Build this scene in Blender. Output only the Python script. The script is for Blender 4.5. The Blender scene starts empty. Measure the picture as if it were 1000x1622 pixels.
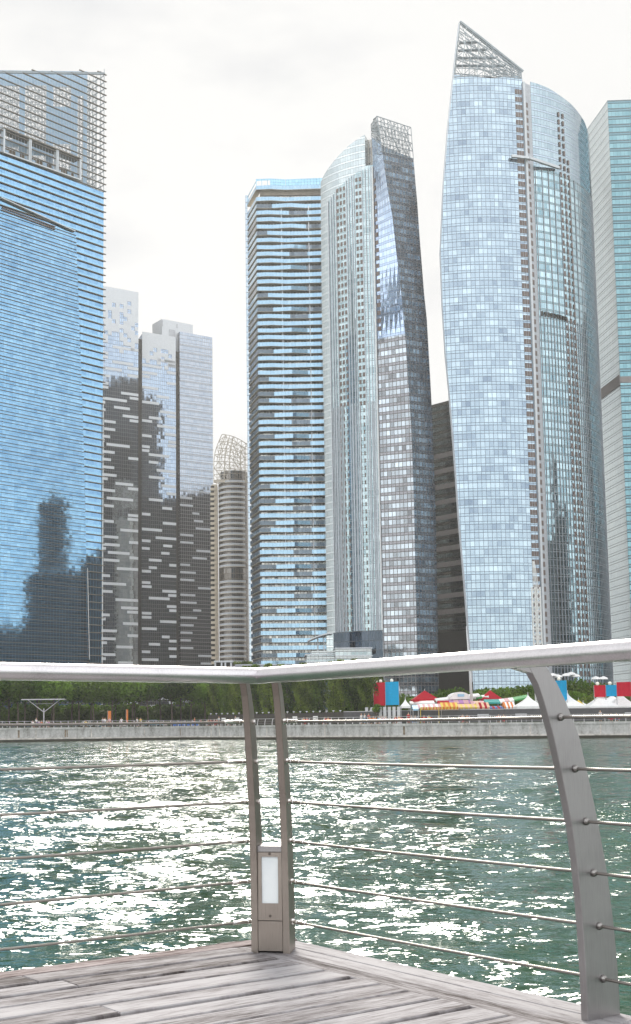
import bpy, math, random
import numpy as np
from mathutils import Vector, Matrix
R = math.radians
random.seed(7); rng = np.random.default_rng(11)
S = bpy.context.scene
COL = S.collection

# ------------------------------------------------------------------ camera
F, CX, CY, EYE = 1986.0, 411.0, 915.0, 0.895
_n = lambda v: v/np.linalg.norm(v)
_up = _n(np.array([240-CX, CY+15700, -F])); _fw = np.array([0, 0, -1.0]); _fw = _n(_fw-_fw.dot(_up)*_up)
RC = np.array([np.cross(_fw, _up), _fw, _up])
cam = bpy.data.cameras.new('camera'); camo = bpy.data.objects.new('camera', cam); COL.objects.link(camo)
M4 = Matrix([list(r)+[0] for r in RC]+[[0, 0, 0, 1]]); M4.translation = (0, 0, EYE)
camo.matrix_world = M4
cam.sensor_fit = 'VERTICAL'; cam.sensor_height = 36; cam.lens = F/1622*36
cam.shift_x = (500-CX)/1622; cam.shift_y = (CY-811)/1622
cam.clip_start = 0.05; cam.clip_end = 9000
S.camera = camo
SUN_EL, SUN_AZ = R(34), R(-2.5)          # azimuth measured from +Y towards +X
# ------------------------------------------------------------------ sky
w = bpy.data.worlds.new('World'); S.world = w; w.use_nodes = True
nt = w.node_tree; nd = nt.nodes; lk = nt.links
bg = nd['Background']; bg.inputs[1].default_value = 0.10
sky = nd.new('ShaderNodeTexSky'); sky.sky_type = 'NISHITA'; sky.sun_disc = False
sky.sun_elevation = SUN_EL; sky.sun_rotation = SUN_AZ; sky.air_density = 1.2; sky.dust_density = 1.5
tc = nd.new('ShaderNodeTexCoord')
sep = nd.new('ShaderNodeSeparateXYZ'); lk.new(tc.outputs['Generated'], sep.inputs[0])
def wm(op, a, b=None, c=None):
    m = nd.new('ShaderNodeMath'); m.operation = op
    for i, x in enumerate((a, b, c)):
        if x is None: continue
        if isinstance(x, (int, float)): m.inputs[i].default_value = x
        else: lk.new(x, m.inputs[i])
    return m.outputs[0]
mp = nd.new('ShaderNodeMapping'); mp.inputs['Scale'].default_value = (1.0, 1.0, 2.6); lk.new(tc.outputs['Generated'], mp.inputs[0])
nz = nd.new('ShaderNodeTexNoise'); nz.inputs['Scale'].default_value = 2.2; nz.inputs['Detail'].default_value = 7; nz.inputs['Roughness'].default_value = .58
lk.new(mp.outputs[0], nz.inputs[0])
nz2 = nd.new('ShaderNodeTexNoise'); nz2.inputs['Scale'].default_value = 5; nz2.inputs['Detail'].default_value = 8
lk.new(mp.outputs[0], nz2.inputs[0])
# cover: a thick bright veil ahead, broken to the side, thinner behind
cv = wm('ADD', wm('MULTIPLY', sep.outputs[1], 1.1), wm('MULTIPLY', nz.outputs[0], 1.6))
mr = nd.new('ShaderNodeMapRange'); mr.interpolation_type = 'SMOOTHSTEP'
lk.new(cv, mr.inputs[0]); mr.inputs[1].default_value = 0.45; mr.inputs[2].default_value = 1.35; mr.inputs[3].default_value = .8; mr.inputs[4].default_value = 1.0
ramp = nd.new('ShaderNodeValToRGB'); lk.new(nz2.outputs[0], ramp.inputs[0])
ramp.color_ramp.elements[0].position = .30; ramp.color_ramp.elements[0].color = (.82, .83, .85, 1)
ramp.color_ramp.elements[1].position = .50; ramp.color_ramp.elements[1].color = (1.0, .997, .985, 1)
mx = nd.new('ShaderNodeMix'); mx.data_type = 'RGBA'; lk.new(mr.outputs[0], mx.inputs[0]); lk.new(sky.outputs[0], mx.inputs[6]); 
br = nd.new('ShaderNodeMapRange'); br.interpolation_type = 'SMOOTHSTEP'; lk.new(sep.outputs[1], br.inputs[0]); br.inputs[1].default_value = -.5; br.inputs[2].default_value = .6; br.inputs[3].default_value = 13.0; br.inputs[4].default_value = 5.35
sc_ = nd.new('ShaderNodeVectorMath'); sc_.operation = 'SCALE'; lk.new(ramp.outputs[0], sc_.inputs[0]); lk.new(br.outputs[0], sc_.inputs[3]); lk.new(sc_.outputs[0], mx.inputs[7])
lk.new(mx.outputs[2], bg.inputs[0])
# ------------------------------------------------------------------ sun (veiled by thin cloud)
sl = bpy.data.lights.new('sun', 'SUN'); sl.energy = 3.6; sl.angle = R(17); sl.color = (1, .95, .86)
so = bpy.data.objects.new('sun', sl); COL.objects.link(so)
sd = Vector((math.sin(SUN_AZ)*math.cos(SUN_EL), math.cos(SUN_AZ)*math.cos(SUN_EL), math.sin(SUN_EL)))
so.rotation_euler = sd.to_track_quat('Z', 'Y').to_euler()
S.view_settings.view_transform = 'Standard'; S.view_settings.look = 'None'; S.view_settings.gamma = 1; S.view_settings.exposure = 0.74
S.cycles.max_bounces = 6; S.cycles.volume_bounces = 0; S.cycles.glossy_bounces = 4; S.cycles.transparent_max_bounces = 8
S.cycles.caustics_reflective = False; S.cycles.sample_clamp_indirect = 6

# ------------------------------------------------------------------ photo measurement helpers (metres in, metres out)
def ray(px, py): return RC @ np.array([(px-CX)/F, (CY-py)/F, -1.0])
def atY(px, py, Y):
    d = ray(px, py); return np.array([0, 0, EYE])+d*(Y/d[1])
def atZ(px, py, z):
    d = ray(px, py); return np.array([0, 0, EYE])+d*((z-EYE)/d[2])
def proj(p):
    c = RC.T @ (np.array(p, float)-[0, 0, EYE]); return CX+F*c[0]/-c[2], CY-F*c[1]/-c[2]
def hz(px): return 1152-.01027*(px-411)

# ------------------------------------------------------------------ materials
MAT = {}
class NB:
    def __init__(s, name):
        s.m = bpy.data.materials.new(name); s.m.use_nodes = True; s.t = s.m.node_tree
        s.b = s.t.nodes['Principled BSDF']; MAT[name] = s.m
    def n(s, k, **kw):
        o = s.t.nodes.new('ShaderNode'+k)
        for a, v in kw.items(): setattr(o, a, v)
        return o
    def L(s, a, b): s.t.links.new(a, b)
    def m_(s, op, a, b=None, c=None):
        m = s.n('Math', operation=op)
        for i, x in enumerate((a, b, c)):
            if x is None: continue
            if isinstance(x, (int, float)): m.inputs[i].default_value = x
            else: s.L(x, m.inputs[i])
        return m.outputs[0]
    def mix(s, f, a, b):
        m = s.n('Mix', data_type='RGBA')
        for i, x in ((0, f), (6, a), (7, b)):
            if isinstance(x, (int, float)): m.inputs[i].default_value = x
            elif isinstance(x, (tuple, list)): m.inputs[i].default_value = (*x[:3], 1)
            else: s.L(x, m.inputs[i])
        return m.outputs[2]
    def set(s, k, v):
        i = s.b.inputs[k]
        if isinstance(v, (int, float)): i.default_value = v
        elif isinstance(v, (tuple, list)): i.default_value = (*v[:3], 1)
        else: s.L(v, i)
    def noise(s, vec, scale, detail=3, rough=.5):
        n = s.n('TexNoise'); n.inputs['Scale'].default_value = scale; n.inputs['Detail'].default_value = detail; n.inputs['Roughness'].default_value = rough
        if vec is not None: s.L(vec, n.inputs['Vector'])
        return n.outputs['Fac']
    def mapping(s, vec, sc, rot=(0, 0, 0)):
        n = s.n('Mapping'); n.inputs['Scale'].default_value = sc; n.inputs['Rotation'].default_value = rot; s.L(vec, n.inputs['Vector']); return n.outputs[0]
    def ramp(s, f, pts):
        r = s.n('ValToRGB'); s.L(f, r.inputs[0]); cr = r.color_ramp
        while len(cr.elements) < len(pts): cr.elements.new(.5)
        for e, (p, c) in zip(cr.elements, pts): e.position = p; e.color = (*c, 1)
        return r.outputs[0]
    def bump(s, h, st, dist):
        b = s.n('Bump'); b.inputs['Strength'].default_value = st; b.inputs['Distance'].default_value = dist; s.L(h, b.inputs['Height']); s.L(b.outputs[0], s.b.inputs['Normal'])

def plain(name, c, rough=.6, metal=0, var=.12, scale=1.5, bump=0, spec=.5):
    b = NB(name); tc = b.n('TexCoord'); f = b.noise(tc.outputs['Object'], scale, 5, .6)
    d = tuple(x*(1-var) for x in c); l = tuple(min(1, x*(1+var)) for x in c)
    b.set('Base Color', b.ramp(f, [(.35, d), (.65, l)])); b.set('Roughness', rough); b.set('Metallic', metal); b.set('Specular IOR Level', spec)
    if bump: b.bump(f, bump, .01)
    return b.m

def glass(name, c1, c2, fw, fh, mx=.07, my=.07, mullc=(.2, .22, .25), sp=.0, spc=None, dark=None, dfrac=0., rough=.05, wob=.012, cl=.5, mrough=.5, metal=1.0, big=.0, sub=0.):
    """curtain wall: UV in metres; every pane has its own tint and its own tiny tilt"""
    b = NB(name); uv = b.n('UVMap').outputs[0]
    sx = b.n('SeparateXYZ'); b.L(uv, sx.inputs[0])
    x = b.m_('DIVIDE', sx.outputs[0], fw); y = b.m_('DIVIDE', sx.outputs[1], fh)
    fx = b.m_('FRACT', x); fy = b.m_('FRACT', y)
    line = b.m_('MAXIMUM', b.m_('LESS_THAN', fx, mx), b.m_('LESS_THAN', fy, my))
    cell = b.n('CombineXYZ'); b.L(b.m_('FLOOR', x), cell.inputs[0]); b.L(b.m_('FLOOR', y), cell.inputs[1])
    if sp: 
        spm = b.m_('LESS_THAN', fy, sp); b.L(spm, cell.inputs[2])
        line = b.m_('MAXIMUM', line, b.m_('LESS_THAN', b.m_('ABSOLUTE', b.m_('SUBTRACT', fy, sp)), my*.4))
    wn = b.n('TexWhiteNoise', noise_dimensions='3D'); b.L(cell.outputs[0], wn.inputs[0])
    # clusters of panes with blinds drawn, flats of one owner
    cl_ = b.n('VectorMath', operation='MULTIPLY'); b.L(cell.outputs[0], cl_.inputs[0]); cl_.inputs[1].default_value = (.23, .63, 1)
    cn = b.noise(cl_.outputs[0], 1.0, 2)
    r = b.m_('ADD', b.m_('MULTIPLY', wn.outputs['Value'], 1-cl), b.m_('MULTIPLY', b.m_('MULTIPLY', b.m_('SUBTRACT', cn, .34), 3.2), cl))
    rr = b.n('Clamp'); b.L(r, rr.inputs[0])
    col = b.mix(rr.outputs[0], c1, c2)
    if dark and dfrac: col = b.mix(b.m_('GREATER_THAN', rr.outputs[0], 1-dfrac), col, dark)
    if sp: col = b.mix(spm, col, spc or c1)
    col = b.mix(line, col, mullc)
    b.set('Base Color', col)
    b.set('Metallic', b.m_('MULTIPLY', b.m_('SUBTRACT', 1.0, line), metal))
    b.set('Roughness', b.m_('MAXIMUM', b.m_('MULTIPLY', line, mrough), rough))
    g = b.n('NewGeometry'); pert = b.n('VectorMath', operation='SUBTRACT'); b.L(wn.outputs['Color'], pert.inputs[0]); pert.inputs[1].default_value = (.5, .5, .5)
    sc = b.n('VectorMath', operation='SCALE'); b.L(pert.outputs[0], sc.inputs[0]); sc.inputs[3].default_value = wob
    ad = b.n('VectorMath', operation='ADD'); b.L(g.outputs['Normal'], ad.inputs[0]); b.L(sc.outputs[0], ad.inputs[1])
    # slow waviness of the panes
    nn = b.n('TexNoise'); nn.inputs['Scale'].default_value = .35; nn.inputs['Detail'].default_value = 2; b.L(uv, nn.inputs['Vector'])
    p2 = b.n('VectorMath', operation='SUBTRACT'); b.L(nn.outputs['Color'], p2.inputs[0]); p2.inputs[1].default_value = (.5, .5, .5)
    s2 = b.n('VectorMath', operation='SCALE'); b.L(p2.outputs[0], s2.inputs[0]); s2.inputs[3].default_value = max(wob*1.3, .010)
    a2 = b.n('VectorMath', operation='ADD'); b.L(ad.outputs[0], a2.inputs[0]); b.L(s2.outputs[0], a2.inputs[1])
    nm = b.n('VectorMath', operation='NORMALIZE'); b.L(a2.outputs[0], nm.inputs[0]); b.L(nm.outputs[0], b.b.inputs['Normal'])
    return b.m

# ------------------------------------------------------------------ mesh builder
class MB:
    def __init__(s): s.v = []; s.f = []; s.mi = []; s.uv = []; s.cur = 0
    def quad(s, a, b, c, d, uv=None, mi=None):
        i = len(s.v); s.v += [tuple(a), tuple(b), tuple(c), tuple(d)]; s.f.append((i, i+1, i+2, i+3)); s.mi.append(s.cur if mi is None else mi)
        s.uv += uv or [(0, 0), (1, 0), (1, 1), (0, 1)]
    def tri(s, a, b, c, mi=None):
        i = len(s.v); s.v += [tuple(a), tuple(b), tuple(c)]; s.f.append((i, i+1, i+2)); s.mi.append(s.cur if mi is None else mi); s.uv += [(0, 0), (1, 0), (1, 1)]
    def hexa(s, p, mi=None):
        """p: 8 points, bottom ring 0-3, top ring 4-7"""
        i = len(s.v); s.v += [tuple(q) for q in p]
        for f in ((3, 2, 1, 0), (4, 5, 6, 7), (0, 1, 5, 4), (1, 2, 6, 5), (2, 3, 7, 6), (3, 0, 4, 7)):
            s.f.append(tuple(i+k for k in f)); s.mi.append(s.cur if mi is None else mi)
            s.uv += [(s.v[i+k][0]+s.v[i+k][1], s.v[i+k][2]) for k in f]
    def box(s, c, d, rz=0, mi=None):
        x, y, z = [q/2 for q in d]; ca, sa = math.cos(rz), math.sin(rz)
        P = [(c[0]+a*ca-b*sa, c[1]+a*sa+b*ca, c[2]+e) for e in (-z, z) for a, b in ((-x, -y), (x, -y), (x, y), (-x, y))]
        s.hexa(P, mi)
    def beam(s, p, q, r, mi=None, r2=None):
        p = Vector(p); q = Vector(q); d = q-p
        if d.length < 1e-6: return
        d.normalize(); u = d.cross(Vector((0, 0, 1)) if abs(d.z) < .95 else Vector((1, 0, 0))).normalized(); v = d.cross(u); r2 = r if r2 is None else r2
        s.hexa([p+u*a*r+v*b*r for a, b in ((-1, -1), (1, -1), (1, 1), (-1, 1))]+[q+u*a*r2+v*b*r2 for a, b in ((-1, -1), (1, -1), (1, 1), (-1, 1))], mi)
    def tube(s, pts, r, n=10, cap=True, mi=None):
        pts = [Vector(p) for p in pts]; m = len(pts); base = len(s.v); mi = s.cur if mi is None else mi
        rs = r if isinstance(r, (list, tuple)) else [r]*m
        d0 = (pts[1]-pts[0]).normalized(); u = d0.cross(Vector((0, 0, 1)) if abs(d0.z) < .95 else Vector((1, 0, 0))).normalized()
        for i, p in enumerate(pts):
            d = (pts[min(i+1, m-1)]-pts[max(i-1, 0)]).normalized(); u = (u-d*u.dot(d)).normalized(); v = d.cross(u)
            for k in range(n):
                a = 2*math.pi*k/n; s.v.append(tuple(p+u*math.cos(a)*rs[i]+v*math.sin(a)*rs[i]))
        for i in range(m-1):
            for k in range(n):
                a = base+i*n+k; b = base+i*n+(k+1) % n
                s.f.append((a, b, b+n, a+n)); s.mi.append(mi); s.uv += [(k/n, i), ((k+1)/n, i), ((k+1)/n, i+1), (k/n, i+1)]
        if cap:
            for j, rev in ((0, True), (m-1, False)):
                idx = [base+j*n+k for k in range(n)]; idx = idx[::-1] if rev else idx
                s.f.append(tuple(idx)); s.mi.append(mi); s.uv += [(0, 0)]*n
    def build(s, name, mats, parent=None, smooth=False, origin=None):
        me = bpy.data.meshes.new(name); v = s.v
        if origin is not None: v = [(a-origin[0], b-origin[1], c-origin[2]) for a, b, c in v]
        me.from_pydata(v, [], s.f)
        if not isinstance(mats, (list, tuple)): mats = [mats]
        for m in mats: me.materials.append(MAT[m] if isinstance(m, str) else m)
        me.polygons.foreach_set('material_index', s.mi)
        if len(s.uv) == len(me.loops):
            l = me.uv_layers.new(name='UVMap'); l.data.foreach_set('uv', [c for p in s.uv for c in p])
        if smooth: me.polygons.foreach_set('use_smooth', [True]*len(me.polygons))
        me.update()
        o = bpy.data.objects.new(name, me); COL.objects.link(o)
        if origin is not None: o.location = origin
        if parent is not None: o.parent = parent; 
        return o
def under(o, parent):   # parent keeps world place (parents are never rotated)
    o.parent = parent; o.location = Vector(o.location)-Vector(parent.location); return o
def tag(o, label=None, cat=None, group=None, kind=None):
    if label: o['label'] = label
    if cat: o['category'] = cat
    if group: o['group'] = group
    if kind: o['kind'] = kind
    return o
def empty(name, loc=(0, 0, 0), rz=0, **k):
    o = bpy.data.objects.new(name, None); COL.objects.link(o); o.location = loc; o.rotation_euler.z = rz; o.empty_display_size = .5
    return tag(o, **k)
def copy_tree(o, parent=None, loc=None, rz=None, **k):
    c = o.copy(); COL.objects.link(c)
    if parent is not None: c.parent = parent
    if loc is not None: c.location = loc
    if rz is not None: c.rotation_euler.z = rz
    tag(c, **k)
    for ch in o.children: copy_tree(ch, c)
    return c

# ------------------------------------------------------------------ plan curves and facade regions
class Plan:
    def __init__(s, px, Y, head, k=0., smin=-200, smax=200, y0=1050):
        p = atY(px, y0, Y); s.O = p[:2]; s.a = head; s.k = k; s.smin = smin; s.smax = smax
    def C(s, t):
        if abs(s.k) < 1e-9: return s.O+np.array([math.cos(s.a), math.sin(s.a)])*t
        a0, a1 = s.a, s.a+s.k*t
        return s.O+np.array([math.sin(a1)-math.sin(a0), -math.cos(a1)+math.cos(a0)])/s.k
    def N(s, t):
        a = s.a+s.k*t; return np.array([math.sin(a), -math.cos(a)])
    def P(s, t, z, off=0):
        c = s.C(t)+s.N(t)*off; return (c[0], c[1], z)
    def hit(s, px, py):
        d = ray(px, py)
        def g(t): c = s.C(t); return c[0]*d[1]-c[1]*d[0]
        lo, hi = s.smin, s.smax; gl = g(lo)
        if g(lo)*g(hi) > 0: raise ValueError('miss %s %s' % (px, py))
        for _ in range(50):
            m = (lo+hi)/2
            if g(m)*gl > 0: lo = m
            else: hi = m
        c = s.C(lo); k = c[1]/d[1]; return lo, EYE+d[2]*k
def _hit(s, px, py):
    try: return s.hit(px, py)
    except ValueError: return None
Plan.hit_ = _hit
def vph(vx):
    d = ray(vx, hz(vx)); a = math.atan2(d[1], d[0])
    return a if vx > 500 else a-math.pi
GZ = 1.35
class Region:
    def __init__(s, plan, left, right, top, zb=GZ):
        s.p = plan; s.zb = zb
        def edge(e):
            if isinstance(e, (int, float)): return lambda z: e
            q = sorted([plan.hit(*a)[::-1] for a in e]); zs = [a for a, _ in q]; ss = [b for _, b in q]
            return lambda z: float(np.interp(z, zs, ss))
        s.sL = edge(left); s.sR = edge(right)
        if isinstance(top, (int, float)): s.zt = lambda t: top
        else:
            q = sorted([h for h in (plan.hit_(*a) for a in top) if h]); xs = [a for a, _ in q]; zs = [b for _, b in q]
            s.zt = lambda t: float(np.interp(t, xs, zs))
        s.zmax = top if isinstance(top, (int, float)) else max(zs)
    def coltop(s, u):
        z = s.zmax
        for _ in range(30):
            t = s.sL(z)+(s.sR(z)-s.sL(z))*u; z = z+.5*(s.zt(t)-z)
        return z
    def grid(s, nu, nz, off=0):
        G = []
        for i in range(nu+1):
            u = i/nu; zt = s.coltop(u); c = []
            for j in range(nz+1):
                z = s.zb+(zt-s.zb)*j/nz; t = s.sL(z)+(s.sR(z)-s.sL(z))*u; c.append((t, z, s.p.P(t, z, off)))
            G.append(c)
        return G
    def skin(s, mb, nu, nz, off=0, mi=0):
        G = s.grid(nu, nz, off)
        for i in range(nu):
            for j in range(nz):
                q = [G[i][j], G[i+1][j], G[i+1][j+1], G[i][j+1]]
                mb.quad(*[a[2] for a in q], uv=[(a[0], a[1]) for a in q], mi=mi)
        return G
    def solid(s, mb, nu, nz, back, mi=0):
        """sides, roof and back of the block; back = (dx,dy)"""
        G = s.grid(nu, nz, -.05); B = lambda p: (p[0]+back[0], p[1]+back[1], p[2])
        for j in range(nz):
            for c, rev in ((G[0], 0), (G[-1], 1)):
                a, b = c[j], c[j+1]; L = math.hypot(*back); q = [B(a[2]), a[2], b[2], B(b[2])]; uv = [(L, a[1]), (0, a[1]), (0, b[1]), (L, b[1])]
                mb.quad(*q, uv=uv, mi=mi)
            for i in range(nu):
                q = [G[i][j], G[i+1][j], G[i+1][j+1], G[i][j+1]]; mb.quad(*[B(a[2]) for a in q], uv=[(a[0], a[1]) for a in q], mi=mi)
        for i in range(nu):
            a, b = G[i][-1], G[i+1][-1]; mb.quad(a[2], b[2], B(b[2]), B(a[2]), mi=mi)
    def fins(s, mb, zs, depth, th, off=0, n=8, s0=None, s1=None, mi=0):
        for z in zs:
            a = s.sL(z) if s0 is None else s0(z); b = s.sR(z) if s1 is None else s1(z)
            tt = [a+(b-a)*i/n for i in range(n+1)]
            # clip by top
            for i in range(n):
                t0, t1 = tt[i], tt[i+1]
                if s.zt(t0) < z and s.zt(t1) < z: continue
                p = s.p
                q = lambda t, o, zz: p.P(t, zz, o)
                mb.hexa([q(t0, off+depth, z-th/2), q(t1, off+depth, z-th/2), q(t1, off, z-th/2), q(t0, off, z-th/2), q(t0, off+depth, z+th/2), q(t1, off+depth, z+th/2), q(t1, off, z+th/2), q(t0, off, z+th/2)], mi)
    def ribs(s, mb, ss, wd, dp, zb=None, zt=None, n=6, mi=0, off=0):
        for t in ss:
            z0 = s.zb if zb is None else zb; z1 = min(s.zt(t), 1e9 if zt is None else (zt(t) if callable(zt) else zt))
            # clip by the left and right edges
            zz = [z0+(z1-z0)*i/40 for i in range(41)]; ok = [z for z in zz if s.sL(z) <= t <= s.sR(z)]
            if len(ok) < 2: continue
            z0, z1 = ok[0], ok[-1]; p = s.p
            mb.hexa([p.P(t-wd/2, z0, dp+off), p.P(t+wd/2, z0, dp+off), p.P(t+wd/2, z0, off), p.P(t-wd/2, z0, off), p.P(t-wd/2, z1, dp+off), p.P(t+wd/2, z1, dp+off), p.P(t+wd/2, z1, off), p.P(t-wd/2, z1, off)], mi)
def frange(a, b, d):
    o = []; x = a
    while x < b: o.append(x); x += d
    return o
def many(name, hexes, mat, root, cap=100):
    """hexes: list of 8-point blocks; the largest in view become parts, the rest one part"""
    for h in hexes[:cap]:
        mb = MB(); mb.hexa(h); under(mb.build(name, mat), root)
    if len(hexes) > cap:
        mb = MB()
        for h in hexes[cap:]: mb.hexa(h)
        o = under(mb.build(name, mat), root); o['kind'] = 'stuff'
# ================================================================== MATERIALS
glass('blue_curtain_glass', (.14, .30, .49), (.25, .45, .66), 1.15, 2.42, .05, .0, (.08, .2, .3), dfrac=0, wob=.006, cl=.35, sp=.36, spc=(.24, .46, .64))
glass('blue_curtain_glass_fine', (.13, .29, .47), (.27, .49, .69), 1.15, 1.21, .05, .05, (.09, .2, .3), wob=.006, cl=.5)
glass('grey_blue_glass', (.24, .31, .41), (.33, .41, .51), 1.2, 2.1, .10, .08, (.13, .14, .15), wob=.012, cl=.2)
glass('pale_office_glass', (.25, .30, .37), (.35, .39, .45), 1.2, 2.0, .12, .10, (.2, .2, .21), wob=.01, cl=.2)
glass('sail_glass', (.19, .25, .32), (.46, .57, .64), 1.5, 2.84, .10, .07, (.16, .20, .27), sp=.36, spc=(.33, .42, .49), dark=(.26, .32, .46), dfrac=.0, wob=.02, cl=.62, rough=.08)
glass('sail_glass_ribbed', (.16, .27, .32), (.50, .66, .72), 1.3, 2.84, .06, .07, (.26, .3, .33), sp=.3, spc=(.18, .27, .3), wob=.03, cl=.55, rough=.08)
glass('sail_upper_glass', (.25, .33, .38), (.37, .46, .51), 1.3, 2.84, .07, .07, (.2, .25, .3), sp=.3, spc=(.36, .44, .52), wob=.02, cl=.4, rough=.08)
glass('white_curved_glass', (.36, .42, .44), (.48, .54, .56), 1.1, 2.7, .07, .06, (.3, .34, .36), sp=.33, spc=(.56, .62, .64), wob=.012, cl=.4, rough=.1)
glass('ribbed_curved_glass', (.19, .27, .30), (.46, .56, .59), .95, 2.7, .07, .07, (.3, .36, .38), sp=.3, spc=(.36, .47, .5), wob=.02, cl=.6, rough=.09)
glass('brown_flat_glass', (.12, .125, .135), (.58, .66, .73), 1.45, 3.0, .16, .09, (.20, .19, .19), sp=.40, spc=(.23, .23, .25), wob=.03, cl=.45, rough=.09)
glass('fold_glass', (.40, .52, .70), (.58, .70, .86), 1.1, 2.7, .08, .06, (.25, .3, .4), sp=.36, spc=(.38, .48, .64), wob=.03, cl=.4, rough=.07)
glass('teal_glass', (.13, .26, .30), (.21, .36, .40), 1.4, 3.3, .04, .1, (.05, .1, .12), sp=.4, spc=(.13, .24, .28), wob=.02, cl=.4)
glass('white_panel_glass', (.50, .57, .59), (.56, .63, .64), 3.0, 3.3, .02, .05, (.3, .32, .34), wob=.008, cl=.3, rough=.12, metal=.85)
glass('dim_office_glass', (.13, .17, .19), (.2, .27, .3), 1.3, 3.0, .06, .12, (.06, .06, .055), sp=.45, spc=(.12, .12, .11), wob=.03, cl=.4)
glass('apartment_window', (.05, .055, .06), (.42, .42, .40), 1.3, 2.97, .18, .06, (.46, .42, .36), wob=.05, cl=.3, rough=.12)
glass('parapet_glass', (.24, .38, .50), (.31, .45, .56), 1.5, 50, .05, .0, (.15, .3, .42), wob=.03, cl=.2, rough=.1)
glass('dark_tower_glass', (.03, .032, .03), (.07, .075, .08), 1.6, 3.4, .1, .14, (.03, .03, .027), wob=.02)
plain('brown_fin', (.17, .145, .115), .6, 0)
plain('pale_fin', (.62, .66, .72), .45, .2)
plain('white_cladding', (.60, .63, .67), .5, .1, .05)
plain('grey_cladding', (.44, .46, .50), .5, .1)
plain('pink_louvre', (.30, .27, .27), .6)
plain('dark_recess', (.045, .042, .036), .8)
plain('steel_truss', (.27, .31, .34), .5, .3)
plain('brown_truss', (.50, .45, .38), .6, .2)
plain('crown_panel', (.34, .48, .62), .5, .3)
plain('brown_louvre', (.16, .12, .11), .6)
plain('balcony_slab', (.56, .51, .43), .8)
plain('brown_wall', (.26, .22, .18), .8, 0, .25, .3)
plain('terrace_wall', (.11, .08, .045), .8)
plain('beige_wall', (.66, .58, .47), .8)
plain('white_metal', (.72, .73, .75), .45, .1, .05)
plain('roof_grey', (.3, .3, .3), .8)

def lattice(mb, rg, nu, nz, offs=(0, -3), r=.16, diag=.6, skew=True, seed=1):
    rnd = random.Random(seed); GG = [rg.grid(nu, nz, o) for o in offs]
    for li, G in enumerate(GG):
        rr = r if li == 0 else r*.8
        for i in range(nu+1):
            for j in range(nz+1):
                p = G[i][j][2]
                if i < nu: mb.beam(p, G[i+1][j][2], rr)
                if j < nz: mb.beam(p, G[i][j+1][2], rr)
                if i < nu and j < nz and rnd.random() < diag:
                    if rnd.random() < .5: mb.beam(p, G[i+1][j+1][2], rr*.7)
                    else: mb.beam(G[i+1][j][2], G[i][j+1][2], rr*.7)
    if len(GG) > 1:
        for i in range(0, nu+1):
            for j in range(0, nz+1):
                if (i+j) % 2 == 0: mb.beam(GG[0][i][j][2], GG[1][i][j][2], r*.7)

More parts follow.
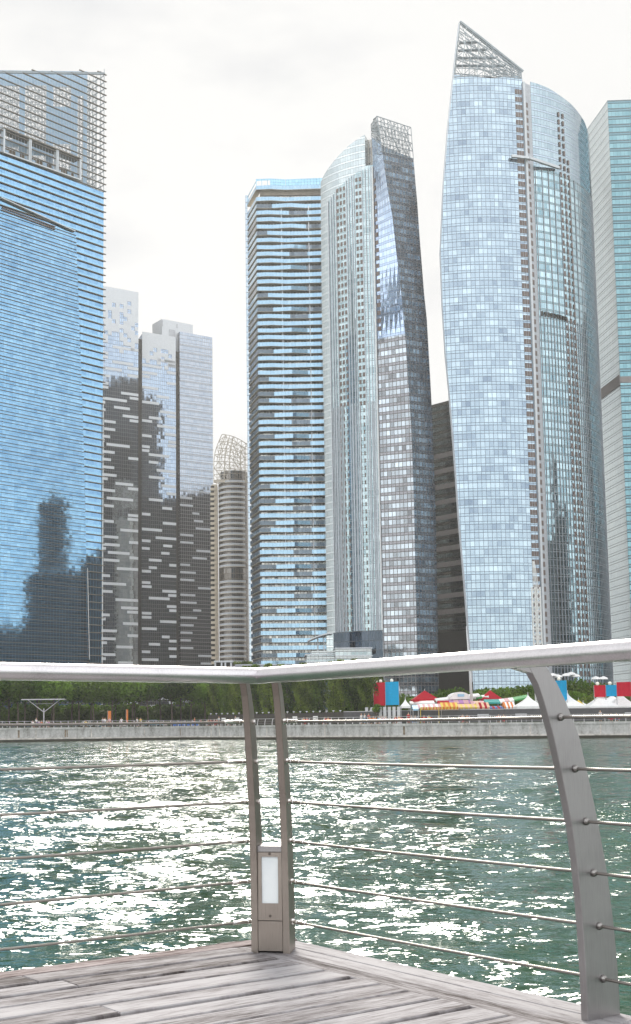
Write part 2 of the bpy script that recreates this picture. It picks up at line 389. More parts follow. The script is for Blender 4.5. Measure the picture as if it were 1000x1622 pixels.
# ================================================================== BLUE TOWER (left)
def blue_tower():
    pl = Plan(161, 400, vph(2370)); root = empty('glass_tower', (*pl.C(0), GZ), label='tall blue glass tower with brown sunshade ridges and open lattice crown', cat='tower')
    def U(o): return under(o, root)
    crown_line = [(-160, 181), (0, 242), (166, 305)]
    base = Region(pl, -75., 0., crown_line)
    mb = MB(); base.skin(mb, 14, 20); base.solid(mb, 3, 3, (-.75*26, .68*26)); U(mb.build('facade', 'blue_curtain_glass'))
    lf = Region(pl, -75., [(118, 372), (130, 700), (138, 1050)], [(-150, 277), (0, 331), (118, 372)])
    mb = MB(); lf.skin(mb, 10, 20, .9)
    G = lf.grid(1, 20, .9); H_ = lf.grid(1, 20, 0)
    for j in range(20): mb.quad(G[1][j][2], H_[1][j][2], H_[1][j+1][2], G[1][j+1][2], uv=[(0, G[1][j][1]), (.9, G[1][j][1]), (.9, G[1][j+1][1]), (0, G[1][j+1][1])])
    U(mb.build('facade_bay', 'blue_curtain_glass_fine'))
    full = Region(pl, -75., .7, [(-160, 112), (0, 115), (165, 117)])
    mb = MB(); z0 = GZ+1; zs = frange(z0, 400, 2.42)
    full.fins(mb, zs, .55, .22, n=20)
    zz_ = z0-.6; kk = 0
    while zz_ < 330:
        lf.fins(mb, [zz_], .22, .10 if kk % 3 else .15, off=.9, n=12); zz_ += (1.0, 1.42)[kk % 2]; kk += 1
    mb2 = MB()
    # ledge with white edge, row of small louvres under it
    e1 = pl.hit(0, 315); e2 = pl.hit(117, 368)
    mb2.hexa([pl.P(e1[0], e1[1], 1.0), pl.P(e2[0], e2[1], 1.0), pl.P(e2[0], e2[1], 0), pl.P(e1[0], e1[1], 0)]+[pl.P(e1[0], e1[1]+.3, 1.0), pl.P(e2[0], e2[1]+.3, 1.0), pl.P(e2[0], e2[1]+.3, 0), pl.P(e1[0], e1[1]+.3, 0)])
    U(mb.build('sunshade', 'brown_fin')); U(mb2.build('ledge', 'white_cladding'))
    mb = MB()
    for yo in (0, 4):
        mb = MB(); a = pl.hit(0, 331+yo); b = pl.hit(85, 362+yo)
        for i in range(26):
            t0 = a[0]+(b[0]-a[0])*i/26; t1 = t0+(b[0]-a[0])/26*.72; z = a[1]+(b[1]-a[1])*i/26
            mb.hexa([pl.P(t0, z, 1.3), pl.P(t1, z, 1.3), pl.P(t1, z, .9), pl.P(t0, z, .9), pl.P(t0, z+.35, 1.3), pl.P(t1, z+.35, 1.3), pl.P(t1, z+.35, .9), pl.P(t0, z+.35, .9)])
        U(mb.build('louvre_row', 'brown_louvre'))
    # --- open crown: panels with gaps, lattice behind, fins in front
    cr = Region(pl, -75., 0., [(-160, 112), (0, 115), (165, 117)], zb=base.zt(0.)-.5)
    zb_of = lambda t: base.zt(t)
    mb = MB()
    def panel(x0, x1, y0=None, y1=None, off=-4):
        t0 = pl.hit(x0, 200)[0]; t1 = pl.hit(x1, 200)[0]
        for k in range(4):
            a = t0+(t1-t0)*k/4; b = t0+(t1-t0)*(k+1)/4
            zz = []
            for t, x in ((a, x0+(x1-x0)*k/4), (b, x0+(x1-x0)*(k+1)/4)):
                lo = zb_of(t) if y1 is None else pl.hit(x, y1)[1]; hi = cr.zt(t)+2.4 if y0 is None else pl.hit(x, y0)[1]; zz.append((lo, hi))
            mb.quad(pl.P(a, zz[0][0], off), pl.P(b, zz[1][0], off), pl.P(b, zz[1][1], off), pl.P(a, zz[0][1], off))
    for a in ((-160, 8), (42, 51), (85, 96), (124, 135), (144, 150)): panel(*a)
    panel(96, 124, 162, 222); panel(8, 42, None, 128); panel(51, 85, None, 128); panel(96, 124, None, 130); panel(135, 144, None, 145); panel(8, 42, 214, 226); panel(51, 85, 222, 240)
    U(mb.build('crown_panel', 'crown_panel'))
    mb = MB(); lr = Region(pl, -42., -.2, [(0, 119), (165, 121)], zb=base.zt(0.)-1.5)
    lattice(mb, lr, 30, 16, offs=(-4.2, -7.5), r=.075, diag=1.0, seed=4)
    U(mb.build('crown_lattice', 'steel_truss'))
    mb = MB(); lr = Region(pl, -42., 0., [(0, 115.5), (165, 117.5)], zb=base.zt(0.))
    lr.ribs(mb, frange(-41, .1, 1.15), .05, .05); U(mb.build('crown_mullion', 'pale_fin'))
    mb = MB()
    a = pl.hit(-160, 112); b = pl.hit(165, 117); mb.beam(pl.P(a[0], a[1], .2), pl.P(b[0], b[1], .2), .35)
    U(mb.build('parapet_rail', 'steel_truss'))
    # return of the crown on the far side of the corner
    mb = MB(); c0 = pl.P(0, base.zt(0.), 0); ct = cr.zt(0.)
    q = pl.N(0)*-1; 
    for k in range(5):
        for z in frange(c0[2], ct, 2.42):
            p = (c0[0]+q[0]*k*2, c0[1]+q[1]*k*2, z); mb.beam(p, (c0[0]+q[0]*(k+1)*2, c0[1]+q[1]*(k+1)*2, z), .12); mb.beam(p, (p[0], p[1], z+2.42), .09)
            if k % 2 == 0: mb.beam(p, (c0[0]+q[0]*(k+1)*2, c0[1]+q[1]*(k+1)*2, z+2.42), .08)
    U(mb.build('corner_truss', 'steel_truss'))
    # sky terrace
    xs = [(-70, -52), (3, 6), (45, 48.5), (87, 92), (124, 128)]
    for k in range(3):
        xa, xb = ((4, 46), (46, 89), (89, 126))[k]
        tr = lambda x: (203+x*.40, 242+x*.36)
        mb = MB(); t0, zt0 = pl.hit(xa, tr(xa)[0]); t1, zt1 = pl.hit(xb, tr(xb)[0]); zb0 = pl.hit(xa, tr(xa)[1])[1]; zb1 = pl.hit(xb, tr(xb)[1])[1]
        P = pl.P
        mb.quad(P(t0, zb0, -3), P(t1, zb1, -3), P(t1, (zt1+zb1)/2, -3), P(t0, (zt0+zb0)/2, -3), mi=1)
        L = t1-t0
        for a, b, c, d, m in ((.05, .2, .15, .45, 2), (.3, .42, .12, .4, 2), (.7, .85, .2, .5, 2), (0, .5, 0, .12, 0), (.72, .95, 0, .2, 0)):
            hh = zt0-zb0; za = zb0+(zb1-zb0)*(a+b)/2
            mb.hexa([P(t0+L*a, za+hh*c, -2.6), P(t0+L*b, za+hh*c, -2.6), P(t0+L*b, za+hh*c, -2.95), P(t0+L*a, za+hh*c, -2.95), P(t0+L*a, za+hh*d, -2.6), P(t0+L*b, za+hh*d, -2.6), P(t0+L*b, za+hh*d, -2.95), P(t0+L*a, za+hh*d, -2.95)], mi=m)
        for (ta, za, zc) in ((t0, zb0, zt0), (t1-.35, zb1, zt1)):
            mb.hexa([P(ta, za, .8), P(ta+.6, za, .8), P(ta+.6, za, -.6), P(ta, za, -.6), P(ta, zc, .8), P(ta+.6, zc, .8), P(ta+.6, zc, -.6), P(ta, zc, -.6)], mi=0)
        for za, zc in ((zb0, zb1), (zt0, zt1)):
            mb.hexa([P(t0, za, 1), P(t1, zc, 1), P(t1, zc, -3), P(t0, za, -3), P(t0, za+.4, 1), P(t1, zc+.4, 1), P(t1, zc+.4, -3), P(t0, za+.4, -3)], mi=0 if za == zb0 else 3)
        U(mb.build('sky_terrace', ['white_cladding', 'terrace_wall', 'crown_panel', 'brown_fin']))
    # bright vertical edge at the right corner, low down
    mb = MB(); a = pl.P(0, GZ, .35); b = pl.P(0, pl.hit(162, 640)[1], .35); mb.beam(a, b, .12); U(mb.build('edge_trim', 'white_metal'))
    mb = MB(); a = pl.hit(138, 1045); b = pl.hit(135, 900); mb.beam(pl.P(a[0], a[1], 1.3), pl.P(b[0], b[1], 1.3), .08); U(mb.build('edge_trim', 'white_metal'))
blue_tower()

# ================================================================== GREY PIXEL TOWERS
def clad(mb, rg, pl, s0, s1, seed, y_top, y_end, y_bot, strips=True, cell=2.2):
    rnd = random.Random(seed); xm = pl
    z_end = pl.hit(proj(pl.P((s0+s1)/2, 100))[0], y_end)[1]; z_bot = GZ+4
    zt = min(rg.zt(s0), rg.zt(s1))
    def slab(a, b, z0, z1, mi=0, o=.18, zc0=None, zc1=None):
        a = max(a, s0); b = min(b, s1)
        if b-a < .3: return
        mb.hexa([pl.P(a, z0, o), pl.P(b, z0, o), pl.P(b, z0, .01), pl.P(a, z0, .01), pl.P(a, z1, o), pl.P(b, z1, o), pl.P(b, z1, .01), pl.P(a, z1, .01)], mi)
    # solid white cells near the top dissolving downwards
    n = int((s1-s0)/cell)+1; z = zt; j = 0; rowsn = (zt-z_end)/cell
    while z > z_end:
        run = s0
        for i in range(n):
            f = j/rowsn; p = .93 if f < .25 else (.80 if f < .62 else .80*(1-f)/.38)
            if j == 0: p = 1
            if rnd.random() < p: slab(s0+i*cell, s0+(i+1)*cell+.002, z-cell, z if j else max(rg.zt(s0), rg.zt(s1)))
        z -= cell; j += 1
    if strips:
        z = z_end+cell*1.2; W = s1-s0; side = 0; out = []
        def blk(a, b, z0, z1):
            if b-a > .3: out.append([pl.P(a, z0, .18), pl.P(b, z0, .18), pl.P(b, z0, .01), pl.P(a, z0, .01), pl.P(a, z1, .18), pl.P(b, z1, .18), pl.P(b, z1, .01), pl.P(a, z1, .01)])
        while z > z_bot:
            L = rnd.uniform(.22, .62)*W; x = rnd.choice((0, 0, 0, .12, .2))*W
            if side: blk(s0+x, s0+x+L, z, z+1.4)
            else: blk(s1-L-x, s1-x, z, z+1.4)
            if rnd.random() < .5:
                L2 = rnd.uniform(.2, .3)*W
                if side: blk(s1-L2, s1, z+1.9, z+3.3)
                else: blk(s0, s0+L2, z+1.9, z+3.3)
            if rnd.random() < .6: side = 1-side
            z -= 4.0
        return out
    return []
def pixel_towers():
    YB = 640
    pl = Plan(219, YB, vph(3800), y0=760); root = empty('office_tower', (*pl.C(0), GZ), label='slim grey tower with white patchwork top, touching the blue glass tower', cat='tower')
    rg = Region(pl, -30., 0., [(150, 455), (219, 463)])
    mb = MB(); rg.skin(mb, 6, 12); rg.solid(mb, 2, 2, (-8, 24)); under(mb.build('facade', 'grey_blue_glass'), root)
    mb = MB(); st = clad(mb, rg, pl, -24., 0., 5, 457, 560, 1050); under(mb.build('cladding', 'white_cladding'), root); many('cladding_panel', st, 'white_cladding', root)
    pl = Plan(225, YB+6, vph(3800), y0=760); root = empty('office_tower', (*pl.C(0), GZ), label='grey tower of two slabs with a white box on its roof', cat='tower')
    tA = pl.hit(279, 760)[0]; tB = pl.hit(284.5, 760)[0]; tC = pl.hit(337, 760)[0]
    r1 = Region(pl, 0., tA, [(226, 529), (279, 534)]); r2 = Region(pl, tB, tC, [(282, 525), (336, 535)])
    bk = (-8, 24)
    mb = MB(); r1.skin(mb, 5, 12); r1.solid(mb, 2, 2, bk); under(mb.build('facade', 'grey_blue_glass'), root)
    mb = MB(); r2.skin(mb, 5, 12, .6); r2.solid(mb, 2, 2, bk); under(mb.build('facade', 'pale_office_glass'), root)
    mb = MB(); st = clad(mb, r1, pl, 0., tA, 9, 529, 580, 1050); under(mb.build('cladding', 'white_cladding'), root); many('cladding_panel', st, 'white_cladding', root)
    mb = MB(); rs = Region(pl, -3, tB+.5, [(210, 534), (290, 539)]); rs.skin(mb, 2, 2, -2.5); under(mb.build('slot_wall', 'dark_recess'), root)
    mb = MB(); z = r2.zt(tB)-7; rnd = random.Random(3); zlow = pl.hit(310, 785)[1]
    while z > GZ+3:
        if z > zlow: r2.fins(mb, [z], .12, .55, off=.6, n=1)
        else:
            a = tB if rnd.random() < .6 else tB+(tC-tB)*rnd.uniform(.35, .6); b = a+(tC-tB)*rnd.uniform(.2, .5)
            r2.fins(mb, [z], .15, 1.1, off=.6, n=1, s0=lambda q, a=a: a, s1=lambda q, b=b: min(b, tC))
        z -= 4.0
    under(mb.build('cladding', 'grey_cladding'), root)
    # roof box: corner towards us at px 257
    zt = r1.zt(3.); p2 = Plan(257, YB+14, vph(3400), y0=560); zc = p2.hit(257, 505)[1]
    d1 = vph(-900); mb = MB(); L = p2.hit(306, 560)[0]
    a = np.array(p2.O); b = p2.C(L); c = a-np.array([math.cos(d1), math.sin(d1)])*11
    mb.hexa([(*a, zt-6), (*b, zt-6), (*(b+c-a), zt-6), (*c, zt-6), (*a, zc), (*b, zc), (*(b+c-a), zc), (*c, zc)])
    for (u0, u1, v0, v1) in ((.22, .42, .45, .7), (.02, .05, .1, .4), (.46, .5, .8, .92), (.0, .03, .75, .95)):
        h = zc-(zt-6); f = lambda u, v, o: p2.P(L*u, zt-6+h*v, o)
        mb.hexa([f(u0, v0, .15), f(u1, v0, .15), f(u1, v0, .01), f(u0, v0, .01), f(u0, v1, .15), f(u1, v1, .15), f(u1, v1, .01), f(u0, v1, .01)], 1)
    under(mb.build('roof_box', ['white_cladding', 'grey_cladding']), root)
pixel_towers()

# ================================================================== SMALL BROWN TOWER WITH LATTICE CROWN
def brown_tower():
    Y = 600; c = atY(372, 900, Y)[:2]; r = 22/1986*Y; root = empty('apartment_tower', (*c, GZ), label='small brown round-fronted tower with an open lattice crown in the gap', cat='tower')
    zt = atY(372, 745, Y-r)[2]
    mb = MB(); n = 28; zs = [GZ+(zt-GZ)*j/10 for j in range(11)]
    for k in range(n):
        a0, a1 = 2*math.pi*k/n, 2*math.pi*(k+1)/n
        for j in range(10):
            mb.quad((c[0]+r*math.cos(a0), c[1]+r*math.sin(a0), zs[j]), (c[0]+r*math.cos(a1), c[1]+r*math.sin(a1), zs[j]), (c[0]+r*math.cos(a1), c[1]+r*math.sin(a1), zs[j+1]), (c[0]+r*math.cos(a0), c[1]+r*math.sin(a0), zs[j+1]), uv=[(a0*r, zs[j]), (a1*r, zs[j]), (a1*r, zs[j+1]), (a0*r, zs[j+1])])
    mb.v += [(c[0]+r*math.cos(2*math.pi*k/n), c[1]+r*math.sin(2*math.pi*k/n), zt) for k in range(n)]; mb.f.append(tuple(range(len(mb.v)-n, len(mb.v)))); mb.mi.append(0); mb.uv += [(0, 0)]*n
    under(mb.build('wall', 'tower_h_glass'), root)
    z = zt-6
    while z > GZ+8:
        if abs(proj((c[0], c[1]-r, z))[1]-908) > 8:
            mb = MB(); q = 16; a = [R(165+i*(150/q)) for i in range(q+1)]; ro = r+.9
            for i in range(q):
                for z0, z1, m in ((z, z+.25, 0), (z+.25, z+1.15, 1)):
                    f = lambda t, rr, zz: (c[0]+rr*math.cos(t), c[1]+rr*math.sin(t), zz)
                    mb.hexa([f(a[i], ro, z0), f(a[i+1], ro, z0), f(a[i+1], ro-(.9 if m == 0 else .1), z0), f(a[i], ro-(.9 if m == 0 else .1), z0)]+[f(a[i], ro, z1), f(a[i+1], ro, z1), f(a[i+1], ro-(.9 if m == 0 else .1), z1), f(a[i], ro-(.9 if m == 0 else .1), z1)], m)
            under(mb.build('balcony', ['balcony_slab', 'grey_cladding']), root)
        z -= 2.55
    # left wing: brown strip and cream edge with teeth
    x0 = atY(341.5, 900, Y)[0]; x1 = atY(347, 900, Y)[0]; zw = atY(344, 765, Y)[2]
    mb = MB(); mb.box(((x1+c[0])/2, Y+4, (GZ+zw)/2), (c[0]-x1, 8, zw-GZ)); under(mb.build('wing_wall', 'brown_wall'), root)
    mb = MB(); mb.box(((x0+x1)/2-1, Y+3, (GZ+zw)/2), (2.6, 9, zw-GZ-2)); 
    for k, z in enumerate(frange(GZ+4, zw-3, 2.4)): mb.box((x0-1.0, Y-1.6, z), (2.4, 1.6, 1.2)); mb.box((x0-1.2, Y-1.62, z+1.2), (1.6, .3, 1.1), mi=1)
    under(mb.build('cream_wing', ['beige_wall', 'dark_recess']), root)
    # crown
    pl = Plan(372, Y-r*.8, R(10), k=R(2.2), smin=-14, smax=14, y0=750)
    z2 = pl.hit(365, 762)[1]
    rg = Region(pl, [(339, 800), (339, 725), (344, 705), (352, 688)], 8., [(330, 735), (344, 705), (352, 688), (366, 690), (380, 696), (392, 704)], zb=z2)
    mb = MB(); lattice(mb, rg, 7, 7, offs=(0, -6), r=.14, diag=.9, seed=8)
    rg.fins(mb, [z2], .6, 1.4, n=4)
    under(mb.build('crown_lattice', 'brown_truss'), root)
glass('tower_h_glass', (.07, .06, .05), (.20, .19, .18), 1.1, 2.55, .14, .1, (.16, .13, .1), wob=.03, cl=.3, rough=.15)
brown_tower()

# ================================================================== APARTMENT TOWER WITH BALCONIES
def balcony_tower():
    Y = 500; P0 = atY(398, 1050, Y+17)[:2]; P1 = atY(414, 1050, Y)[:2]; P5 = atY(530, 1050, Y)[:2]
    root = empty('apartment_tower', (*P1, GZ), label='residential tower ringed by stacked pale blue glass balconies, in the middle of the skyline', cat='tower')
    zt = atY(410, 283, Y)[2]; W = P5[0]-P1[0]
    wall = [P0+(0.6, 1.5), P1+(.7, 1.9), P5+(0, 1.9), P5+(8, 16), P0+(4, 24)]
    mb = MB(); L = 0
    for i in range(5):
        a, b = wall[i], wall[(i+1) % 5]; d = float(np.hypot(*(b-a)))
        mb.quad((*a, GZ), (*b, GZ), (*b, zt-7), (*a, zt-7), uv=[(L, GZ), (L+d, GZ), (L+d, zt-7), (L, zt-7)]); L += d
    mb.v += [(*p, zt-7) for p in wall]; mb.f.append(tuple(range(len(mb.v)-5, len(mb.v)))); mb.mi.append(0); mb.uv += [(0, 0)]*5
    under(mb.build('wall', 'apartment_window'), root)
    def line(v):
        pts = {0: [(0, 0), (.2, -.5), (.42, .5), (.72, -.1), (1, -.5)], 1: [(0, 0), (.22, .35), (.48, -.6), (.7, .5), (1, 0)], 2: [(0, 0), (.15, -.5), (.46, .4), (.72, .3), (1, -.7)]}[v]
        return [P0]+[P1+np.array([W*u, o]) for u, o in pts]
    y = 0; k = 0; z = zt-9.6
    floors = []
    while z > GZ+6: floors.append((z, k % 3)); z -= 2.97; k += 1
    rdk = random.Random(17)   # some stretches painted dark, standing in for dark reflections, on any floor
    DK = {(0, 0), (1, 0), (1, 1), (2, 0), (2, 1), (2, 3), (1, 4)}
    for z, v in [(zt-4.6, 0)]+floors:
        q = line(v); mb = MB(); mp = MB(); L = 0
        for i in range(len(q)-1):
            a, b = q[i], q[i+1]; d = b-a; ln = float(np.hypot(*d)); nn = np.array([d[1], -d[0]])/ln
            ai, bi = a-nn*2.2, b-nn*2.2
            mb.hexa([(*a, z-.28), (*b, z-.28), (*bi, z-.28), (*ai, z-.28), (*a, z), (*b, z), (*bi, z), (*ai, z)])
            ao, bo = a+nn*.06, b+nn*.06
            mp.hexa([(*ao, z-.12), (*bo, z-.12), (*a, z-.12), (*b, z-.12)][:2]+[(*b, z-.12), (*a, z-.12), (*ao, z+1.5), (*bo, z+1.5), (*b, z+1.5), (*a, z+1.5)])
            if (v, i) in DK and rdk.random() < .5: mp.mi[-6:] = [1]*6
            base = len(mp.uv)-24
            for fi, f in enumerate(mp.f[-6:]):
                for vi, idx in enumerate(f):
                    vx = mp.v[idx]; mp.uv[base+fi*4+vi] = (L+float(np.dot(np.array(vx[:2])-a, d/ln)), 10+z*.01)
            L += ln
        o = under(mb.build('balcony', 'balcony_slab'), root)
        g = mp.build('parapet', ['parapet_glass', 'parapet_dark']); g.parent = o; g.location = Vector((0, 0, 0))-Vector(root.location)-Vector(o.location)
    # columns on the front, corner screen, roof screen
    for px in (455, 500):
        x = atY(px, 1050, Y)[0]; mb = MB(); mb.box((x, Y+.5, (GZ+zt-12)/2), (.32, .4, zt-12-GZ)); under(mb.build('column', 'white_metal'), root)
    mb = MB(); 
    mb.box((P0[0]-.2, P0[1], (GZ+zt)/2), (1.0, 1.4, zt-GZ)); under(mb.build('corner_screen', 'parapet_side'), root)
    mb = MB(); q = line(0); 
    for i in range(len(q)-1):
        a, b = q[i], q[i+1]; d = b-a; ln = float(np.hypot(*d)); nn = np.array([d[1], -d[0]])/ln; a = a-nn*.4; b = b-nn*.4
        zz = zt-3.3 if i > 1 else zt-.8
        mb.hexa([(*a, zz), (*b, zz), (*(b-nn*.1), zz), (*(a-nn*.1), zz), (*a, zt), (*b, zt), (*(b-nn*.1), zt), (*(a-nn*.1), zt)])
    q = (P0+P1)/2
    for u in (0, .08, .16): mb.box((P1[0]+W*u, Y+.4, zt-2), (.25, .3, 4))
    mb.box((P0[0]+.5, P0[1], zt-2), (.5, .5, 4)); 
    under(mb.build('roof_screen', 'roof_screen_glass'), root)
    mb = MB(); mb.box((P1[0]+W*.5, Y+5, zt-5), (W*.9, 7, 3.4)); under(mb.build('roof_room', 'brown_wall'), root)
glass('parapet_dark', (.05, .07, .09), (.16, .20, .24), 1.5, 50, .05, .0, (.08, .09, .1), wob=.05, cl=.2, rough=.12)
glass('parapet_side', (.3, .38, .45), (.45, .52, .58), .8, 2.5, .1, .1, (.3, .33, .35))
glass('roof_screen_glass', (.22, .42, .55), (.32, .52, .64), 1.2, 1.2, .08, .08, (.15, .25, .3))
balcony_tower()

# ================================================================== FOLDED SAIL TOWER (middle right)
def folded_tower():
    Y = 450; pl = Plan(608, Y, R(-14), k=R(1.9), smin=-44, smax=3); root = empty('skyscraper', (*pl.C(0), GZ), label='tower with white curved side and dark folded glass side under a truss crown', cat='tower')
    U = lambda o: under(o, root)
    s1 = pl.hit(578, 214)[0]
    top = [(508, 289), (514, 276), (520, 267), (530, 254), (540, 243), (550, 233), (560, 225), (570, 218), (579, 213)]
    left = [(508, 289), (508.5, 340), (510, 500), (514, 700), (518, 1000)]
    A = Region(pl, left, s1, top); zc = pl.hit(583, 262)[1]
    B = Region(pl, s1, 0., zc)
    mb = MB(); A.skin(mb, 26, 20); A.solid(mb, 3, 3, (8, 22)); U(mb.build('facade', 'white_curved_glass'))
    mb = MB(); B.skin(mb, 6, 10); B.solid(mb, 2, 2, (8, 22)); U(mb.build('facade', 'ribbed_curved_glass'))
    # ribbed zone, set 0.1 m proud of the white one
    rz = Region(pl, pl.hit(523, 400)[0], s1, [(520, 320), (535, 300), (552, 283), (568, 272), (590, 262)])
    mb = MB(); rz.skin(mb, 20, 14, .12); U(mb.build('ribbed_facade', 'ribbed_curved_glass'))
    mb = MB()
    xs = [523, 527.5, 531, 535.5, 552, 556, 560.5, 564, 577, 582, 587, 591, 595]
    ss = [pl.hit(x, 450)[0] for x in xs if x < 596]
    zmid = pl.hit(560, 640)[1]
    rz2 = Region(pl, pl.hit(521, 400)[0], 0.4, [(520, 320), (535, 300), (552, 283), (568, 272), (600, 262)])
    rz2.ribs(mb, ss, .22, .5); rz2.ribs(mb, [s+.8 for s in ss[:-1]]+[s+1.6 for s in ss[::3]], .16, .45, zt=zmid)
    U(mb.build('ribs', 'pale_fin'))
    mb = MB(); zz = zc
    rz2.ribs(mb, [-.15], .5, .7); U(mb.build('edge_trim', 'white_metal'))
    # brown louvre windows in five columns
    hx = []
    for x0, x1 in ((536, 539.2), (541.2, 544.4), (546.6, 549.8), (566.5, 570), (572.2, 575.7)):
        t0 = pl.hit(x0, 450)[0]; t1 = pl.hit(x1, 450)[0]; zhi = pl.hit(541 if x0 < 560 else 570, 297 if x0 < 560 else 281)[1]; z = zhi
        while z > GZ+14:
            tt1 = t1 if z > zmid else t0+(t1-t0)*.5
            hx.append([pl.P(t0, z-1.55, .2), pl.P(tt1, z-1.55, .2), pl.P(tt1, z-1.55, .13), pl.P(t0, z-1.55, .13), pl.P(t0, z, .2), pl.P(tt1, z, .2), pl.P(tt1, z, .13), pl.P(t0, z, .13)]); z -= 2.7
    hx.sort(key=lambda h: -h[0][2]); many('louvre_window', hx, 'brown_louvre', root, 80)
    # recess beside the crown
    mb = MB(); p0 = pl.P(s1, zc, -.1); p1 = pl.P(0, zc, -4); zt = A.zt(s1)
    rr = Region(pl, s1-.5, 1., zt, zb=zc-1); rr.skin(mb, 3, 3, -4.5); U(mb.build('recess_wall', 'apartment_window'))
    # dark band at the foot of the ribbed side
    mb = MB(); dz1 = pl.hit(560, 1001)[1]; rb = Region(pl, pl.hit(531, 1000)[0], 0., dz1); rb.skin(mb, 8, 2, .75); rb.fins(mb, [dz1], .2, .4, off=.7); U(mb.build('base_band', 'base_dark_glass'))
    # --- folded glass side
    p4 = Plan(660, 445, vph(4200), smin=-40, smax=40, y0=1000)
    fold = [(604, 225), (611, 282), (626, 367), (637, 475), (644, 555), (652, 685), (656, 796), (660, 1000), (661, 1120)]
    right = [(651, 202), (655, 250), (662, 330), (668, 430), (676, 500), (684, 640), (690, 800), (694, 1000), (696, 1100)]
    topl = [(604, 229), (620, 237), (655, 251)]
    D = Region(p4, fold, right, topl)
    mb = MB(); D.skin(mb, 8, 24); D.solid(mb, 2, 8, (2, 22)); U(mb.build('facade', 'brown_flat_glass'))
    G = D.grid(1, 24)[0]; lc = pl.C(0); mb = MB(); MBk = mb; nseg = 6
    zt0 = D.zt(G[-1][0])+2
    for j in range(24):
        for i in range(nseg):
            def pt(u, g):
                z = g[1]; return (lc[0]+(g[2][0]-lc[0])*u, lc[1]+(g[2][1]-lc[1])*u, z)
            a, b = G[j], G[j+1]; la = math.hypot(a[2][0]-lc[0], a[2][1]-lc[1]); lb = math.hypot(b[2][0]-lc[0], b[2][1]-lc[1])
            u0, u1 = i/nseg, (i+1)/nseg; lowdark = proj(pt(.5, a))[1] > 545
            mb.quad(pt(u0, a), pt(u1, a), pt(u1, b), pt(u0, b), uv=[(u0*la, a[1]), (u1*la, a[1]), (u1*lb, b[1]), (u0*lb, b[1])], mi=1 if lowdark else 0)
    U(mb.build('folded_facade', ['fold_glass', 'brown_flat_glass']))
    # top of the fold up to the lattice
    # louvres between curved side and fold
    z = zc-6; zlow = atY(605, 640, Y)[2]; k_ = 0
    while z > zlow and k_ < 20:
        g_ = min(G, key=lambda q: abs(q[1]-z)); dv = _n(np.array([g_[2][0]-lc[0], g_[2][1]-lc[1]])); nn = np.array([dv[1], -dv[0]]); a_ = lc+dv*.5+nn*.1; b2_ = lc+dv*2.0+nn*.1
        mb = MB(); mb.hexa([(*a_, z-1.6), (*b2_, z-1.6), (*(b2_-nn*.08), z-1.6), (*(a_-nn*.08), z-1.6), (*a_, z), (*b2_, z), (*(b2_-nn*.08), z), (*(a_-nn*.08), z)]); U(mb.build('louvre_window', 'brown_louvre')); z -= 3.0; k_ += 1
    # crown trusses
    mb = MB(); zb = p4.hit(640, 252)[1]
    C1 = Region(p4, fold[:1]+[(604, 260), (597.5, 184)], right[:2]+[(650.5, 200)], [(597, 184), (651, 202)], zb=p4.hit(655, 252)[1])
    lattice(mb, C1, 10, 4, offs=(0, -2.6), r=.12, diag=.7, seed=2)
    U(mb.build('crown_truss', 'steel_truss'))
    mb = MB(); a_top = np.array(p4.P(p4.hit(597, 184)[0], p4.hit(597, 184)[1], 0)); a_bot = np.array(G[-1][2]); b_top = atY(588, 197, Y+1); b_bot = atY(588.5, 217, Y+1)
    for i in range(7):
        u = i/6; mb.beam(b_top+(a_top-b_top)*u, b_bot+(a_bot-b_bot)*u, .13)
        v = i/6; mb.beam(b_top+(b_bot-b_top)*v, a_top+(a_bot-a_top)*v, .13)
        if i < 6:
            u2 = (i+1)/6; mb.beam(b_top+(a_top-b_top)*u, b_bot+(a_bot-b_bot)*u2, .1)
    U(mb.build('crown_truss', 'steel_truss'))
    mb = MB()
    mb.quad((lc[0], lc[1], G[-1][1]), tuple(a_bot), tuple(a_bot+np.array([0, 0, 1.5])), tuple(b_bot), uv=[(0, 0), (4, 0), (4, 2), (0, 2)]); 
    U(mb.build('parapet', 'fold_glass'))
glass('base_dark_glass', (.05, .07, .09), (.08, .1, .13), 1.3, 3.5, .06, .05, (.1, .11, .12), wob=.02)
folded_tower()

